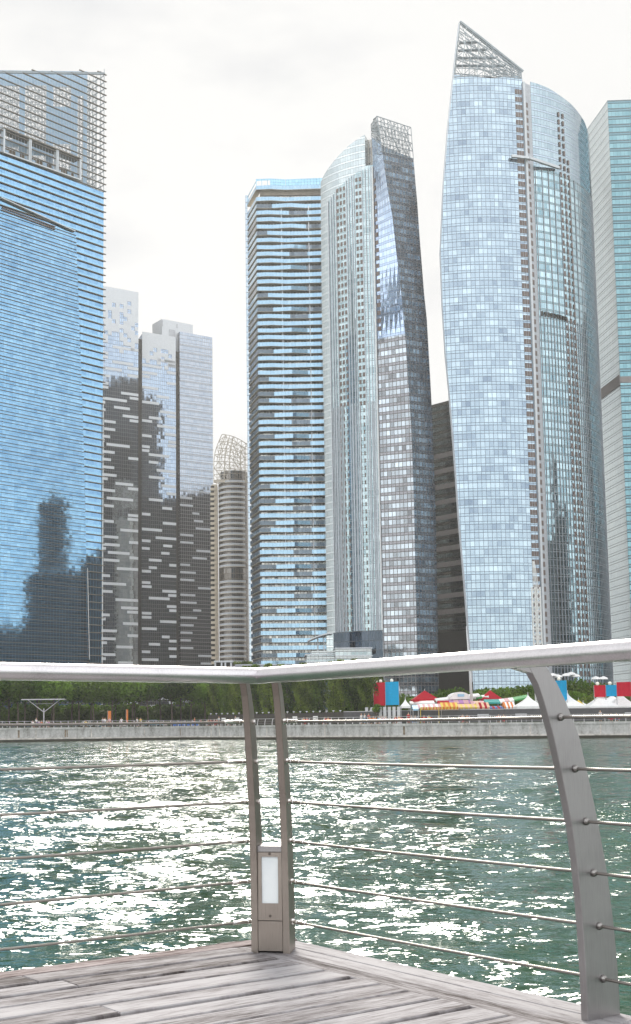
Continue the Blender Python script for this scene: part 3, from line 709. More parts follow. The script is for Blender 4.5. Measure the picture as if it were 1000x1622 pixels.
# ================================================================== CURVED SAIL TOWER (right)
def sail_tower():
    FH = 2.84; Y = 420
    pl = Plan(846, Y, R(17), k=R(1.08), smin=-48, smax=4, y0=634); root = empty('skyscraper', (*pl.C(0), GZ), label='tallest tower, sail shaped with pale blue glass grid and a pointed triangular lattice spire', cat='tower')
    U = lambda o: under(o, root)
    left = [(729, 34), (722, 90), (719, 118), (711, 190), (703, 290), (698, 400), (701, 480), (706, 560), (712, 620), (721, 730), (728, 830), (737, 930), (745, 1030), (750, 1080)]
    sW = pl.hit(833.6, 634)[0]
    top = [(690, 117), (719, 118), (745, 121), (780, 124), (829, 121), (840, 121)]
    A = Region(pl, left, 0., top)
    mb = MB(); A.skin(mb, 24, 40); A.solid(mb, 3, 20, (8, 26)); U(mb.build('facade', 'sail_glass'))
    # louvre bays: recessed brown windows with pale frames
    n = int((A.zt(-1)-GZ-8)/FH); z = A.zt(-1)-5; mbf = MB()
    for k in range(n):
        mb = MB(); o = .25; P = pl.P
        mb.hexa([P(sW, z-1.75, .12), P(-.35, z-1.75, .12), P(-.35, z-1.75, .02), P(sW, z-1.75, .02), P(sW, z, .12), P(-.35, z, .12), P(-.35, z, .02), P(sW, z, .02)], 0)
        for u in (.33, .66): 
            t = sW+(-.35-sW)*u; mb.hexa([P(t-.04, z-1.75, .2), P(t+.04, z-1.75, .2), P(t+.04, z-1.75, .1), P(t-.04, z-1.75, .1), P(t-.04, z, .2), P(t+.04, z, .2), P(t+.04, z, .1), P(t-.04, z, .1)], 1)
        U(mb.build('louvre_window', ['brown_louvre', 'grey_cladding']))
        z -= FH
    # pale pier and the recessed narrow bay behind it
    tP = pl.hit(850.6, 634)[0]; zp = pl.hit(830, 131)[1]; zp0 = pl.hit(832, 160)[1]
    mb = MB(); P = pl.P
    mb.hexa([P(0, GZ, .7), P(.75, GZ, .7), P(.75, GZ, -2), P(0, GZ, -2), P(0, zp, .7), P(.75, zp, .7), P(.75, zp, -2), P(0, zp, -2)]); U(mb.build('pier', 'white_cladding'))
    p2 = Plan(859, 424.5, R(20), k=R(1.22), smin=-6, smax=41, y0=634)
    a = pl.P(.75, 0, -1.5); b = p2.P(0, 0, 0); zr = p2.hit(845, 142)[1] if False else atY(836, 134, 424)[2]
    mb = MB(); mb.quad((a[0], a[1], GZ), (b[0], b[1], GZ), (b[0], b[1], zr), (a[0], a[1], zr), uv=[(0, 0), (2, 0), (2, 100), (0, 100)]); U(mb.build('slot_wall', 'grey_cladding'))
    z = zr0 = atY(838, 165, 424)[2]; hx = []
    while z > GZ+6:
        q = [np.array(a[:2])+(np.array(b[:2])-np.array(a[:2]))*u for u in (.08, .62)]; nn = np.array([0.1, -1])*.12
        hx.append([(*(q[0]+nn), z-1.7), (*(q[1]+nn), z-1.7), (*q[1], z-1.7), (*q[0], z-1.7), (*(q[0]+nn), z), (*(q[1]+nn), z), (*q[1], z), (*q[0], z)]); z -= FH
    many('louvre_window', hx, 'brown_louvre', root, 27)
    # second, receding side
    def s2(px, py): return p2.hit(px, py)
    top2 = [(830, 131), (834, 128), (850, 132), (870, 140), (888, 152), (905, 165), (917, 179), (927, 195), (931, 208)]
    smx = 41; 
    for q in frange(8, 44, .25):
        if proj(p2.P(q, 80))[0] < proj(p2.P(q-.25, 80))[0]: break
        smx = q
    right2 = float(smx)
    def edge_s(px, py):
        try: return p2.hit(px, py)[0]
        except ValueError: return right2
    B = Region(p2, 0., min(right2, edge_s(958, 640)), [t for t in top2 if t[0] > 0])
    mb = MB(); B.skin(mb, 26, 20); B.solid(mb, 3, 4, (6, 24)); U(mb.build('facade', 'sail_upper_glass'))
    zmid = p2.hit(880, 270)[1]
    low = Region(p2, 0., B.sR(0), [(845, 262), (885, 275), (915, 290), (940, 305)])
    mb = MB(); low.skin(mb, 26, 14, .1); U(mb.build('ribbed_facade', 'sail_glass_ribbed'))
    sr = B.sR(0); mb = MB(); ss = frange(.6, sr, 1.4)
    zr1 = p2.hit(870, 500)[1]
    for i_, s_ in enumerate(ss): low.ribs(mb, [s_], .17, .32 if s_ < sr*.5 else .2, zt=(lambda t: zr1) if (i_ % 2 and s_ < sr*.55) else None); U(mb.build('ribs', 'pale_fin'))
    # brown window columns on the second side
    hx = []
    for x, yy in ((886, 178), (892.5, 181), (898.5, 250)):
        t0 = p2.hit(x, 250)[0]; z = p2.hit(x, yy)[1]; t1 = t0+.75; z = zr0+round((z-zr0)/FH)*FH
        while z > GZ+10:
            hx.append([p2.P(t0, z-1.7, .35), p2.P(t1, z-1.7, .35), p2.P(t1, z-1.7, .12), p2.P(t0, z-1.7, .12), p2.P(t0, z, .35), p2.P(t1, z, .35), p2.P(t1, z, .12), p2.P(t0, z, .12)]); z -= FH
    mb = MB()
    for h in hx: mb.hexa(h)
    o = U(mb.build('louvre_window', 'brown_louvre')); o['kind'] = 'stuff'
    # cantilevered ledge near the top, refuge floor openings
    a = pl.hit(808, 250); b = p2.hit(882, 268); mb = MB()
    pa = pl.P(a[0], a[1], 1.4); pb = pl.P(.6, a[1]-.2, 1.8); pc = p2.P(b[0], b[1], 1.2)
    for u, v in ((pa, pb), (pb, pc)): mb.beam(u, v, .45)
    U(mb.build('ledge', 'white_cladding'))
    mb = MB()
    for i in range(9):
        t = .8+i*1.35; z = p2.hit(870, 495)[1]-.05*i
        mb.hexa([p2.P(t, z-1.6, .5), p2.P(t+.7, z-1.6, .5), p2.P(t+.7, z-1.6, .1), p2.P(t, z-1.6, .1), p2.P(t, z, .5), p2.P(t+.7, z, .5), p2.P(t+.7, z, .1), p2.P(t, z, .1)])
    U(mb.build('refuge_floor', 'dark_recess'))
    # left side fin
    mb = MB(); q = sorted([pl.hit(x, y)[::-1] for x, y in left]); 
    for (z0, t0), (z1, t1) in zip(q, q[1:]): mb.hexa([pl.P(t0-.6, z0, -1.2), pl.P(t0+.05, z0, .15), pl.P(t0+.1, z0, -.2), pl.P(t0-.5, z0, -1.5), pl.P(t1-.6, z1, -1.2), pl.P(t1+.05, z1, .15), pl.P(t1+.1, z1, -.2), pl.P(t1-.5, z1, -1.5)])
    U(mb.build('side_fin', 'pale_fin'))
    # spire lattice
    mb = MB(); sp = Region(pl, left[:3], -.2, [(729, 34), (760, 58), (800, 90), (829, 113), (838, 119)], zb=pl.hit(719, 118)[1]-1)
    lattice(mb, sp, 9, 6, offs=(0, -4), r=.12, diag=.8, seed=12); lattice(mb, sp, 6, 4, offs=(-7,), r=.13, diag=.6, seed=13)
    # rim
    q = [pl.hit(x, y) for x, y in [(729, 34), (760, 58), (800, 90), (829, 113)]]
    for a, b in zip(q, q[1:]):
        for o in (0, -1.2): mb.beam(pl.P(a[0], a[1], o), pl.P(b[0], b[1], o), .3)
    # horizontal decks inside
    for yy in (60, 72, 84, 96):
        z = pl.hit(724, yy)[1]; t0 = sp.sL(z)+.4
        t1 = t0
        while sp.zt(t1+1) > z and t1 < -2: t1 += 1
        mb.hexa([pl.P(t0, z, -3), pl.P(t1, z, -3), pl.P(t1, z, -4.5), pl.P(t0, z, -4.5), pl.P(t0, z+.25, -3), pl.P(t1, z+.25, -3), pl.P(t1, z+.25, -4.5), pl.P(t0, z+.25, -4.5)])
    U(mb.build('spire_lattice', 'steel_truss'))
sail_tower()

# ================================================================== TEAL TOWER (right edge) and DIM TOWER behind
def teal_tower():
    p1 = Plan(998, 470, R(-3), smin=-1, smax=60, y0=940); zt = p1.hit(960, 159)[1] if False else atY(960, 159, 470)[2]
    root = empty('office_tower', (*p1.C(0), GZ), label='teal glass tower with a bright white side, cut off by the right edge', cat='tower')
    A = Region(p1, 0., 40., zt); mb = MB(); A.skin(mb, 6, 10); under(mb.build('facade', 'teal_glass'), root); mb = MB(); A.solid(mb, 2, 2, (-2.4, 34)); under(mb.build('rear_walls', 'dark_tower_glass'), root)
    p2 = Plan(998, 470, vph(250), smin=-40, smax=0, y0=940); B = Region(p2, -34., 0., zt)
    mb = MB(); B.skin(mb, 8, 10, .02); under(mb.build('side_facade', 'white_panel_glass'), root)
    mb = MB(); A.fins(mb, frange(GZ+3, zt, 3.3), .1, .14, off=.0, n=2); B.fins(mb, frange(GZ+3, zt, 3.3), .06, .1, n=2, off=.03); under(mb.build('mullion', 'steel_truss'), root)
    mb = MB(); z1 = p2.hit(966, 614)[1]; B.fins(mb, [z1], .25, 4.2, n=2, off=.03); A.fins(mb, [z1], .2, 2.5, n=2, off=.02); under(mb.build('plant_floor_band', 'pink_louvre'), root)
teal_tower()
def dim_tower():
    p1 = Plan(760, 505, vph(-1300), smin=-40, smax=6, y0=1000); zt = p1.hit(686, 641)[1]
    root = empty('office_tower', (*p1.C(0), GZ), label='dim low office tower half hidden between the folded tower and the sail tower', cat='tower')
    A = Region(p1, -36., 4., zt); mb = MB(); A.skin(mb, 6, 8); A.solid(mb, 2, 2, (4, 24)); under(mb.build('facade', 'dim_office_glass'), root)
    zd = p1.hit(700, 1004)[1]
    mb = MB(); C_ = Region(p1, -36., 4., zd); C_.skin(mb, 2, 2, .6); C_.fins(mb, [zd, zd+4.5], .7, .5, n=1); under(mb.build('base_wall', 'dark_recess'), root)
    mb = MB(); A.fins(mb, frange(zd+9, zt-18, 6.6), .15, 2.0, n=1); under(mb.build('spandrel', 'pink_louvre'), root)
dim_tower()
# unseen towers added for the left towers' reflections, the first only to darken them
for k, (x, y, wx, wy, h) in enumerate([(103, 510, 16, 34, 236), (225, 505, 44, 62, 176), (235, 345, 34, 30, 82), (275, 337, 16, 16, 130), (262, 372, 40, 30, 95), (330, 300, 50, 40, 58)]):
    mb = MB(); P = [(-wx/2, -wy/2), (wx/2, -wy/2), (wx/2, wy/2), (-wx/2, wy/2)]; L = 0
    for i in range(4):
        a, b = P[i], P[(i+1) % 4]; d = math.dist(a, b); mb.quad((*a, 0), (*b, 0), (*b, h), (*a, h), uv=[(L, 0), (L+d, 0), (L+d, h), (L, h)]); L += d
    root = empty('office_block', (x, y, GZ), label=['dark tower wholly hidden behind the sail tower', 'dark office tower off the right edge behind the teal tower', 'long low dark office block off the right edge', 'slim dark office tower off the right edge', 'broad dark office tower off the right edge', 'distant low office block off the right edge'][k], cat='building')
    o = mb.build('facade', 'dark_tower_glass', root)
    mb = MB(); mb.box((0, 0, h+.3), (wx, wy, .6)); mb.box((wx*.1, 0, h+3), (wx*.5, wy*.5, 5)); mb.beam((wx*.1, 0, h+5), (wx*.1, 0, h+13), .4); mb.build('roof', 'roof_grey', root)
# floors of the balcony tower are spaced for its distance
# ================================================================== NEAR GROUND: BOARDWALK
C0 = np.array([-.0066, 5.0]); RZ = 1.099
dR = np.array([.5668, -.8238]); nR = np.array([.8238, .5668])       # right railing runs towards us
dL = np.array([-.8238, -.5668]); nL = np.array([-.5668, .8238])     # left railing runs towards us
dg = np.array([.1817, .9834]); tg = np.array([.9834, -.1817])
def wood(name, c_lo, c_mid, c_hi, streak=.5):
    b = NB(name); uv = b.n('UVMap').outputs[0]
    oi = b.n('Attribute', attribute_name='rnd'); 
    m = b.mapping(uv, (2.6, 30, 1)); f = b.noise(m, 3.2, 9, .68)
    m2 = b.mapping(uv, (.9, 6, 1)); f2 = b.noise(m2, 2.2, 6, .62)
    m3 = b.mapping(uv, (6, 160, 1)); f3 = b.noise(m3, 2.0, 3, .6)
    h = b.m_('ADD', b.m_('MULTIPLY', f, .45), b.m_('ADD', b.m_('MULTIPLY', f2, .4), b.m_('MULTIPLY', f3, .15)))
    h = b.m_('ADD', h, b.m_('MULTIPLY', b.m_('SUBTRACT', oi.outputs['Fac'], .5), .11))
    b.set('Base Color', b.ramp(h, [(.39, c_lo), (.475, c_mid), (.57, c_hi)])); b.set('Roughness', b.m_('SUBTRACT', 1.0, b.m_('MULTIPLY', f2, .25)))
    b.bump(h, .8, .006); b.set('Specular IOR Level', .08)
wood('weathered_wood', (.06, .05, .047), (.225, .21, .215), (.36, .348, .36))
wood('dark_weathered_wood', (.03, .018, .016), (.075, .05, .045), (.30, .26, .26))
def plank(mb, o, d, nrm, L, W, z=0., th=.03, seed=0, bev=.004, rndl=None):
    """plank from point o along d (length L) and across nrm (width W); bevelled top edges"""
    o = np.array(o); A = lambda u, v, zz: (o[0]+d[0]*u+nrm[0]*v, o[1]+d[1]*u+nrm[1]*v, zz)
    so = seed*3.37; us = lambda u, v: (u+so, v+so*.713)
    top = [A(bev, bev, z), A(L-bev, bev, z), A(L-bev, W-bev, z), A(bev, W-bev, z)]
    rim = [A(0, 0, z-bev), A(L, 0, z-bev), A(L, W, z-bev), A(0, W, z-bev)]; bot = [A(0, 0, z-th), A(L, 0, z-th), A(L, W, z-th), A(0, W, z-th)]
    uvc = [(0, 0), (L, 0), (L, W), (0, W)]
    n0 = len(mb.f)
    mb.quad(*top, uv=[us(*q) for q in uvc])
    for i in range(4):
        j = (i+1) % 4
        mb.quad(rim[i], rim[j], top[j], top[i], uv=[us(*uvc[i]), us(*uvc[j]), us(*uvc[j]), us(*uvc[i])])
        mb.quad(bot[i], bot[j], rim[j], rim[i], uv=[us(*uvc[i]), us(*uvc[j]), us(*uvc[j]), us(*uvc[i])])
    rndl += [random.random()]*(len(mb.f)-n0)
def add_rnd(o, r):
    a = o.data.attributes.new('rnd', 'FLOAT', 'FACE'); a.data.foreach_set('value', r)
# deck edges measured on the photograph
eL0 = atZ(0, 1538, 0)[:2]; eL1 = atZ(395, 1487, 0)[:2]; eR0 = atZ(470, 1485, 0)[:2]; eR1 = atZ(910, 1582, 0)[:2]
uL = _n(eL1-eL0); uR = _n(eR1-eR0); mL = np.array([-uL[1], uL[0]]); mR = np.array([-uR[1], uR[0]])*-1   # mL, mR point outward?
if mL[1] < 0: mL = -mL
mR = np.array([uR[1], -uR[0]])
if mR[0] < 0: mR = -mR
A_ = np.array([uL, -uR]).T; tt = np.linalg.solve(A_, eR0-eL0); corner = eL0+uL*tt[0]
bi = atZ(650, 1567, 0)[:2]; bw = float(np.dot(eR0-bi, mR))             # width of the border strip along the right edge
def deck():
    mb = MB(); r = []; pw = .142; gap = .016; k = 0; rnd = random.Random(4)
    # boards parallel to the left edge, cut by the border line
    def cut(v):   # distance along uL (from corner) at which row offset v (inwards) meets the border line
        p = corner-mL*v; q = corner-mR*(bw+.008); s = np.linalg.solve(np.array([uL, -uR]).T, q-p); return s[0]
    v = 0; row = 0
    while v < 6.5:
        if row == 0: v += .11+gap; row += 1; continue
        e0 = cut(v+gap); e1 = cut(v+pw+gap)
        end = min(e0, e1)-.002; x = end; first = True; lim = -9
        while x > lim:
            L = rnd.uniform(1.3, 2.9) if not first else rnd.uniform(.5, 2.4)
            o = corner-mL*(v+pw)+uL*(x-L)
            plank(mb, o, uL, mL, L-.004, pw-gap*.6 if rnd.random() < .7 else pw-gap*1.5, seed=k, z=rnd.uniform(-.0015, .0015), rndl=r); k += 1
            if first:   # mitred tip reaching the border line
                a = corner-mL*(v+pw)+uL*(end-.003); b_ = corner-mL*(v+gap*.6)+uL*(end-.003); ta, tb = (e1, e0)
                a2 = corner-mL*(v+pw)+uL*(max(ta, end)-.004); b2 = corner-mL*(v+gap*.6)+uL*(max(tb, end)-.004)
                n0 = len(mb.f); so = k*3.37
                mb.quad((*a, -.0005), (*a2, -.0005), (*b2, -.0005), (*b_, -.0005), uv=[(so, so*.7), (so+.1, so*.7), (so+.1, so*.7+pw), (so, so*.7+pw)])
                mb.quad((*a, -.03), (*a2, -.03), (*a2, -.0005), (*a, -.0005)); r += [r[-1]]*(len(mb.f)-n0)
            x -= L; first = False
        v += pw+gap*(.4 if rnd.random() < .6 else 1.2); row += 1
    o = mb.build('boardwalk', 'weathered_wood'); add_rnd(o, r); tag(o, kind='structure')
    # border strips along the right edge
    mb = MB(); r = []; n = 3; wd = bw/n
    for i in range(n):
        x = -.03
        while x < 7:
            L = rnd.uniform(1.8, 3.4); plank(mb, corner-mR*(wd*(i+1)-.002)+uR*x, uR, mR, L-.004, wd-.005, z=-.012+.004*(i == n-1), seed=200+k, rndl=r); k += 1; x += L
    o = mb.build('boardwalk_border', 'weathered_wood'); add_rnd(o, r); tag(o, kind='structure')
    # outermost worn boards and fascias
    mb = MB(); r = []; x = .0
    while x > -9: L = rnd.uniform(2, 3.2); plank(mb, corner-mL*.11+uL*(x-L), uL, mL, L-.004, .11, z=-.004, th=.05, seed=400+k, rndl=r); k += 1; x -= L
    o = mb.build('boardwalk_edge', 'dark_weathered_wood'); add_rnd(o, r); tag(o, kind='structure')
    mb = MB()
    for c, u, m, s in ((corner, uL, mL, -1), (corner, uR, mR, 1)):
        a = c-m*.03; b_ = c+u*9*s-m*.03
        mb.hexa([(*a, -.3), (*b_, -.3), (*(b_-m*.06), -.3), (*(a-m*.06), -.3), (*a, -.036), (*b_, -.036), (*(b_-m*.06), -.036), (*(a-m*.06), -.036)])
    q = [corner-mL*.2-mR*.2, corner-mL*.2+uL*-9-mR*.2, corner-mL*6-uL*9, corner-mR*.2+uR*9-mL*6, corner-mR*.2+uR*9]
    mb.quad((*(corner-mL*.1-mR*.1), -.06), (*(corner-uL*9-mL*.1), -.06), (*(corner-uL*9+uR*9), -.06), (*(corner+uR*9-mR*.1), -.06))
    tag(mb.build('boardwalk_frame', 'dark_recess'), kind='structure')
deck()

# ================================================================== RAILING
def steel(name, c, rough, aniso=False, scale=(2, 2, 60), metal=1.0, bump=.06):
    b = NB(name); tc = b.n('TexCoord'); m = b.mapping(tc.outputs['Object'], scale); f = b.noise(m, 6, 6, .6); g = b.noise(tc.outputs['Object'], 5, 5, .6)
    h = b.m_('ADD', b.m_('MULTIPLY', f, .5), b.m_('MULTIPLY', g, .5))
    b.set('Base Color', b.ramp(h, [(.3, tuple(x*.80 for x in c)), (.5, c), (.7, tuple(min(1, x*1.12) for x in c))])); b.set('Metallic', metal)
    b.set('Roughness', b.m_('ADD', rough-.08, b.m_('MULTIPLY', h, .18))); b.bump(f, bump, .002)
steel('handrail_steel', (.66, .64, .66), .30, scale=(25, 25, 25))
steel('post_steel', (.35, .338, .345), .38, scale=(60, 60, 2.5))
steel('post_steel_brown', (.34, .30, .27), .42, scale=(60, 60, 2.5))
steel('cable_steel', (.30, .28, .26), .42, scale=(40, 40, 40))
steel('fitting_steel', (.72, .70, .68), .22, scale=(40, 40, 40))
steel('collar_steel', (.30, .29, .28), .3, scale=(40, 40, 40))
plain('screw_dark', (.12, .10, .09), .5, .6)
b = NB('lamp_diffuser'); tc = b.n('TexCoord'); b.set('Base Color', b.ramp(b.noise(tc.outputs['Object'], 6, 3), [(.3, (.74, .80, .84)), (.7, (.84, .88, .90))])); b.set('Roughness', .3)
prof_in = [(.048, 1.074), (.074, 1.04), (.097, 1.004), (.122, .934), (.151, .847), (.179, .735), (.202, .637), (.215, .582), (.230, .474), (.243, .338), (.249, .211), (.252, .085), (.252, -.14)]
prof_out = [(.118, 1.080), (.165, 1.035), (.200, .985), (.222, .944), (.266, .856), (.300, .732), (.330, .618), (.346, .545), (.369, .439), (.388, .291), (.399, .162), (.403, .050), (.403, -.14)]
def post_mb(P, n, th, ds=0., cut_top=None):
    """bowed flat plate; P = plan point under the rail centre, n = outward direction"""
    t = np.array([n[1], -n[0]]); mb = MB(); N = 22; rows = []
    zs_i = [z for _, z in prof_in][::-1]; si = [s for s, _ in prof_in][::-1]; zs_o = [z for _, z in prof_out][::-1]; so_ = [s for s, _ in prof_out][::-1]
    for j in range(N+1):
        u = j/N; zi = -.14+(1.214)*u; zo = -.14+1.22*u; a = np.interp(zi, zs_i, si)+ds; b_ = np.interp(zo, zs_o, so_)+ds
        if u > .99: zo = zi+.01
        c = .002
        ring = [(P+n*(a+c)-t*th/2, zi), (P+n*a-t*(th/2-c), zi), (P+n*a+t*(th/2-c), zi), (P+n*(a+c)+t*th/2, zi), (P+n*(b_-c)+t*th/2, zo), (P+n*b_+t*(th/2-c), zo), (P+n*b_-t*(th/2-c), zo), (P+n*(b_-c)-t*th/2, zo)]
        rows.append([(float(p[0]), float(p[1]), float(z)) for p, z in ring])
    base = len(mb.v)
    for r_ in rows: mb.v += r_
    for j in range(N):
        for k in range(8):
            a = base+j*8+k; b_ = base+j*8+(k+1) % 8; mb.f.append((a, b_, b_+8, a+8)); mb.mi.append(0); mb.uv += [(0, 0)]*4
    mb.f.append(tuple(base+N*8+k for k in range(8))); mb.mi.append(0); mb.uv += [(0, 0)]*8
    return mb
ZC = [.918, .757, .592, .432, .268, .107]; SC = [.181, .238, .278, .304, .320, .328]
def cable_mb(a, b_, r=.0046, pitch=.052, lobes=6, step=.004):
    a = np.array(a, float); b_ = np.array(b_, float); L = np.linalg.norm(b_-a); d = (b_-a)/L; u = _n(np.cross(d, [0, 0, 1.])); v = np.cross(d, u)
    n = max(2, int(L/step)); k = lobes*3; mb = MB(); sag = -.0015*L
    tvals = np.linspace(0, L, n+1)
    for i, t in enumerate(tvals):
        ph = 2*math.pi*t/pitch; c = a+d*t; c = c+np.array([0, 0, sag*4*(t/L)*(1-t/L)])
        for j in range(k):
            an = 2*math.pi*j/k; rr = r*(1+.20*math.cos(lobes*an)); q = c+(u*math.cos(an+ph)+v*math.sin(an+ph))*rr; mb.v.append((float(q[0]), float(q[1]), float(q[2])))
    for i in range(n):
        for j in range(k):
            p = i*k+j; q = i*k+(j+1) % k; mb.f.append((p, q, q+k, p+k)); mb.mi.append(0); mb.uv += [(0, 0)]*4
    return mb
def railing():
    root = empty('railing', (float(C0[0]), float(C0[1]), 0), label='stainless steel railing with round handrail, bowed flat posts and twisted cables on the boardwalk corner', cat='railing')
    root['label'] = 'stainless steel railing with bowed flat posts and twisted cables along the boardwalk corner'
    def U(o): return under(o, root)
    TR = 1.388; TL = 2.9
    for d, L, seg in ((dR, 4.2, 0), (dL, 6.5, 0)):
        mb = MB(); a = Vector((*C0, RZ)); e = Vector((*(C0+d*L), RZ))
        # flattened tube with a mitred end at the corner
        n = 28; r0 = .0315; m = _n(dR+dL); base = 0
        pts = [0, .08, .5, 1, 2, L]; perp = np.array([-d[1], d[0]]); q = []
        mit = float(np.dot(perp, m))/float(np.dot(d, m))
        for t in pts:
            for k in range(n):
                an = 2*math.pi*k/n; off = r0*math.cos(an); zz = r0*math.sin(an)
                tt_ = t if t > 0 else -(np.dot(perp, tg)*off)/np.dot(d, tg)
                p = C0+d*tt_+perp*off; mb.v.append((float(p[0]), float(p[1]), RZ+zz))
        for i in range(len(pts)-1):
            for k in range(n):
                x = i*n+k; y = i*n+(k+1) % n; mb.f.append((x, y, y+n, x+n)); mb.mi.append(0); mb.uv += [(0, 0)]*4
        o = U(mb.build('handrail', 'handrail_steel', smooth=True))
    # weld ring where the two tubes meet
    # posts: pair at the corner (bowed along the bisector) and single ones along both sides
    posts = []
    for s in (-1, 1): U(post_mb(C0+tg*.0645*s+tg*.0465*(1 if s > 0 else 1)*0, dg, .0275, ds=-.055).build('post', 'post_steel_brown'))
    pr = [C0+dR*TR, C0+dR*(TR+1.4)]; plf = [C0+dL*TL, C0+dL*(TL+1.5)]
    for P in pr: U(post_mb(P, nR, .028).build('post', 'post_steel'))
    for P in plf: U(post_mb(P, nL, .028).build('post', 'post_steel'))
    # collars and short welded brackets up to the tube
    for P, n in [(p, nR) for p in pr]+[(p, nL) for p in plf]:
        mb = MB(); q = P+n*.05; mb.beam((*(P+n*.0), RZ-.02), (*(P+n*.075), RZ-.035), .013); U(mb.build('rail_bracket', 'post_steel'))
    for s in (-1, 1):
        P = C0+tg*.0645*s; mb = MB(); mb.beam((*P, RZ-.012), (*(P+dg*.02), RZ-.035), .013); U(mb.build('rail_bracket', 'post_steel_brown'))
    # cables
    for z, sc in zip(ZC, SC):
        # right bay: from the side of the right corner post to the right post, then on
        a = C0+tg*(.0645+.014)+dg*(sc-.055); P = pr[0]+nR*sc; a3 = (float(a[0]), float(a[1]), z); p3 = (float(P[0]), float(P[1]), z)
        for (s3, e3, far) in ((a3, p3, False), (p3, (float((pr[1]+nR*sc)[0]), float((pr[1]+nR*sc)[1]), z), True)):
            o = U(cable_mb(s3, e3).build('cable', 'cable_steel', smooth=True))
        dd = _n(np.array(p3)-np.array(a3))
        mb = MB(); q = np.array(a3); mb.tube([q-dd*.004, q+dd*.006, q+dd*.008, q+dd*.020, q+dd*.022, q+dd*.034, q+dd*.036, q+dd*.085, q+dd*.09], [.012, .012, .006, .006, .0095, .0095, .0078, .0078, .006], 12); U(mb.build('cable_fitting', 'fitting_steel', smooth=False))
        # collar where the cable leaves the plate
        q = np.array(p3)+np.array([*dR, 0])*.014; d3 = np.array([*dR, 0])
        mb = MB(); mb.tube([q-d3*.002, q+d3*.004, q+d3*.010, q+d3*.013], [.0125, .0125, .0095, .0062], 14); U(mb.build('collar', 'collar_steel', smooth=True))
        q = np.array(p3)-np.array([*dR, 0])*.014
        mb = MB(); mb.tube([q+d3*.002, q-d3*.004, q-d3*.010, q-d3*.013], [.0125, .0125, .0095, .0062], 14); U(mb.build('collar', 'collar_steel', smooth=True))
        # left bay
        a = C0-tg*(.0645+.014)+dg*(sc-.055); P = plf[0]+nL*sc; a3 = np.array([*a, z]); p3 = np.array([*P, z])
        U(cable_mb(a3, p3).build('cable', 'cable_steel', smooth=True)); U(cable_mb(p3, np.array([*(plf[1]+nL*sc), z]), step=.01).build('cable', 'cable_steel', smooth=True))
        dd = _n(p3-a3); q = a3
        mb = MB(); mb.tube([q-dd*.004, q+dd*.006, q+dd*.008, q+dd*.020, q+dd*.022, q+dd*.034, q+dd*.036, q+dd*.10, q+dd*.105], [.012, .012, .006, .006, .0095, .0095, .0078, .0078, .006], 12); U(mb.build('cable_fitting', 'fitting_steel'))
        # bolt heads on the inner faces of the corner pair
        q = C0+tg*(-.0645+.014)+dg*(sc-.055); q = np.array([*q, z]); t3 = np.array([*tg, 0])
        if z > .45: mb = MB(); mb.tube([q, q+t3*.006, q+t3*.012], [.010, .010, .007], 10); U(mb.build('bolt', 'fitting_steel'))
    # lamp box between the corner posts
    hw = .0645-.01375-.0015; s0 = .252-.055-.060+.06; f0 = C0+dg*(.252-.055+.004)
    box = empty('light_box', (0, 0, 0)); box.parent = root; box.location = (0, 0, 0)
    def UB(o): return under(o, box) if 0 else _ub(o)
    def _ub(o): o.parent = box; o.location = Vector(o.location)-Vector(root.location); return o
    def plate(u0, u1, z0, z1, d0, d1, mb=None, mi=0):
        mb = mb or MB(); q = lambda u, d, z: (*(f0+tg*u+dg*d), z)
        mb.hexa([q(u0, d0, z0), q(u1, d0, z0), q(u1, d1, z0), q(u0, d1, z0), q(u0, d0, z1), q(u1, d0, z1), q(u1, d1, z1), q(u0, d1, z1)], mi); return mb
    zt = float(atZ(427, 1340, 0)[2]); d = ray(427, 1341); zt = EYE+d[2]/d[1]*f0[1]; zf = lambda py: EYE+ray(427, py)[2]/ray(427, py)[1]*f0[1]
    z_top, z_lid, z_cov, z_d1, z_d0 = zf(1340), zf(1349), zf(1458), zf(1357), zf(1431)
    def zz(py): return zf(py)
    mb = plate(-hw, hw, 0., z_cov-.003, .0, .14); _ub(mb.build('base_plate', 'post_steel_brown'))
    mb = plate(-hw, hw, z_lid, z_top, -.002, .15); _ub(mb.build('cap', 'post_steel'))
    mb = MB(); dx = .034   # frame of the cover: four strips round the diffuser
    plate(-hw, -dx, z_cov, z_lid-.003, .0, .012, mb); plate(dx, hw, z_cov, z_lid-.003, .0, .012, mb); plate(-dx, dx, z_cov, z_d0, .0, .012, mb); plate(-dx, dx, z_d1, z_lid-.003, .0, .012, mb)
    plate(-hw, hw, z_cov, z_lid-.003, .03, .14, mb)
    _ub(mb.build('cover_plate', 'post_steel_brown'))
    mb = plate(-dx, dx, z_d0, z_d1, .006, .026); _ub(mb.build('diffuser', 'lamp_diffuser'))
    for py in (1352.5, 1451):
        q = np.array([*(f0+tg*.0), zf(py)]); d3 = np.array([*dg, 0]); mb = MB(); mb.tube([q+d3*.002, q-d3*.0025], .0055, 14); mb.tube([q-d3*.0025, q-d3*.003], [.0022, .0022], 6); _ub(mb.build('screw', ['screw_dark']))
railing()
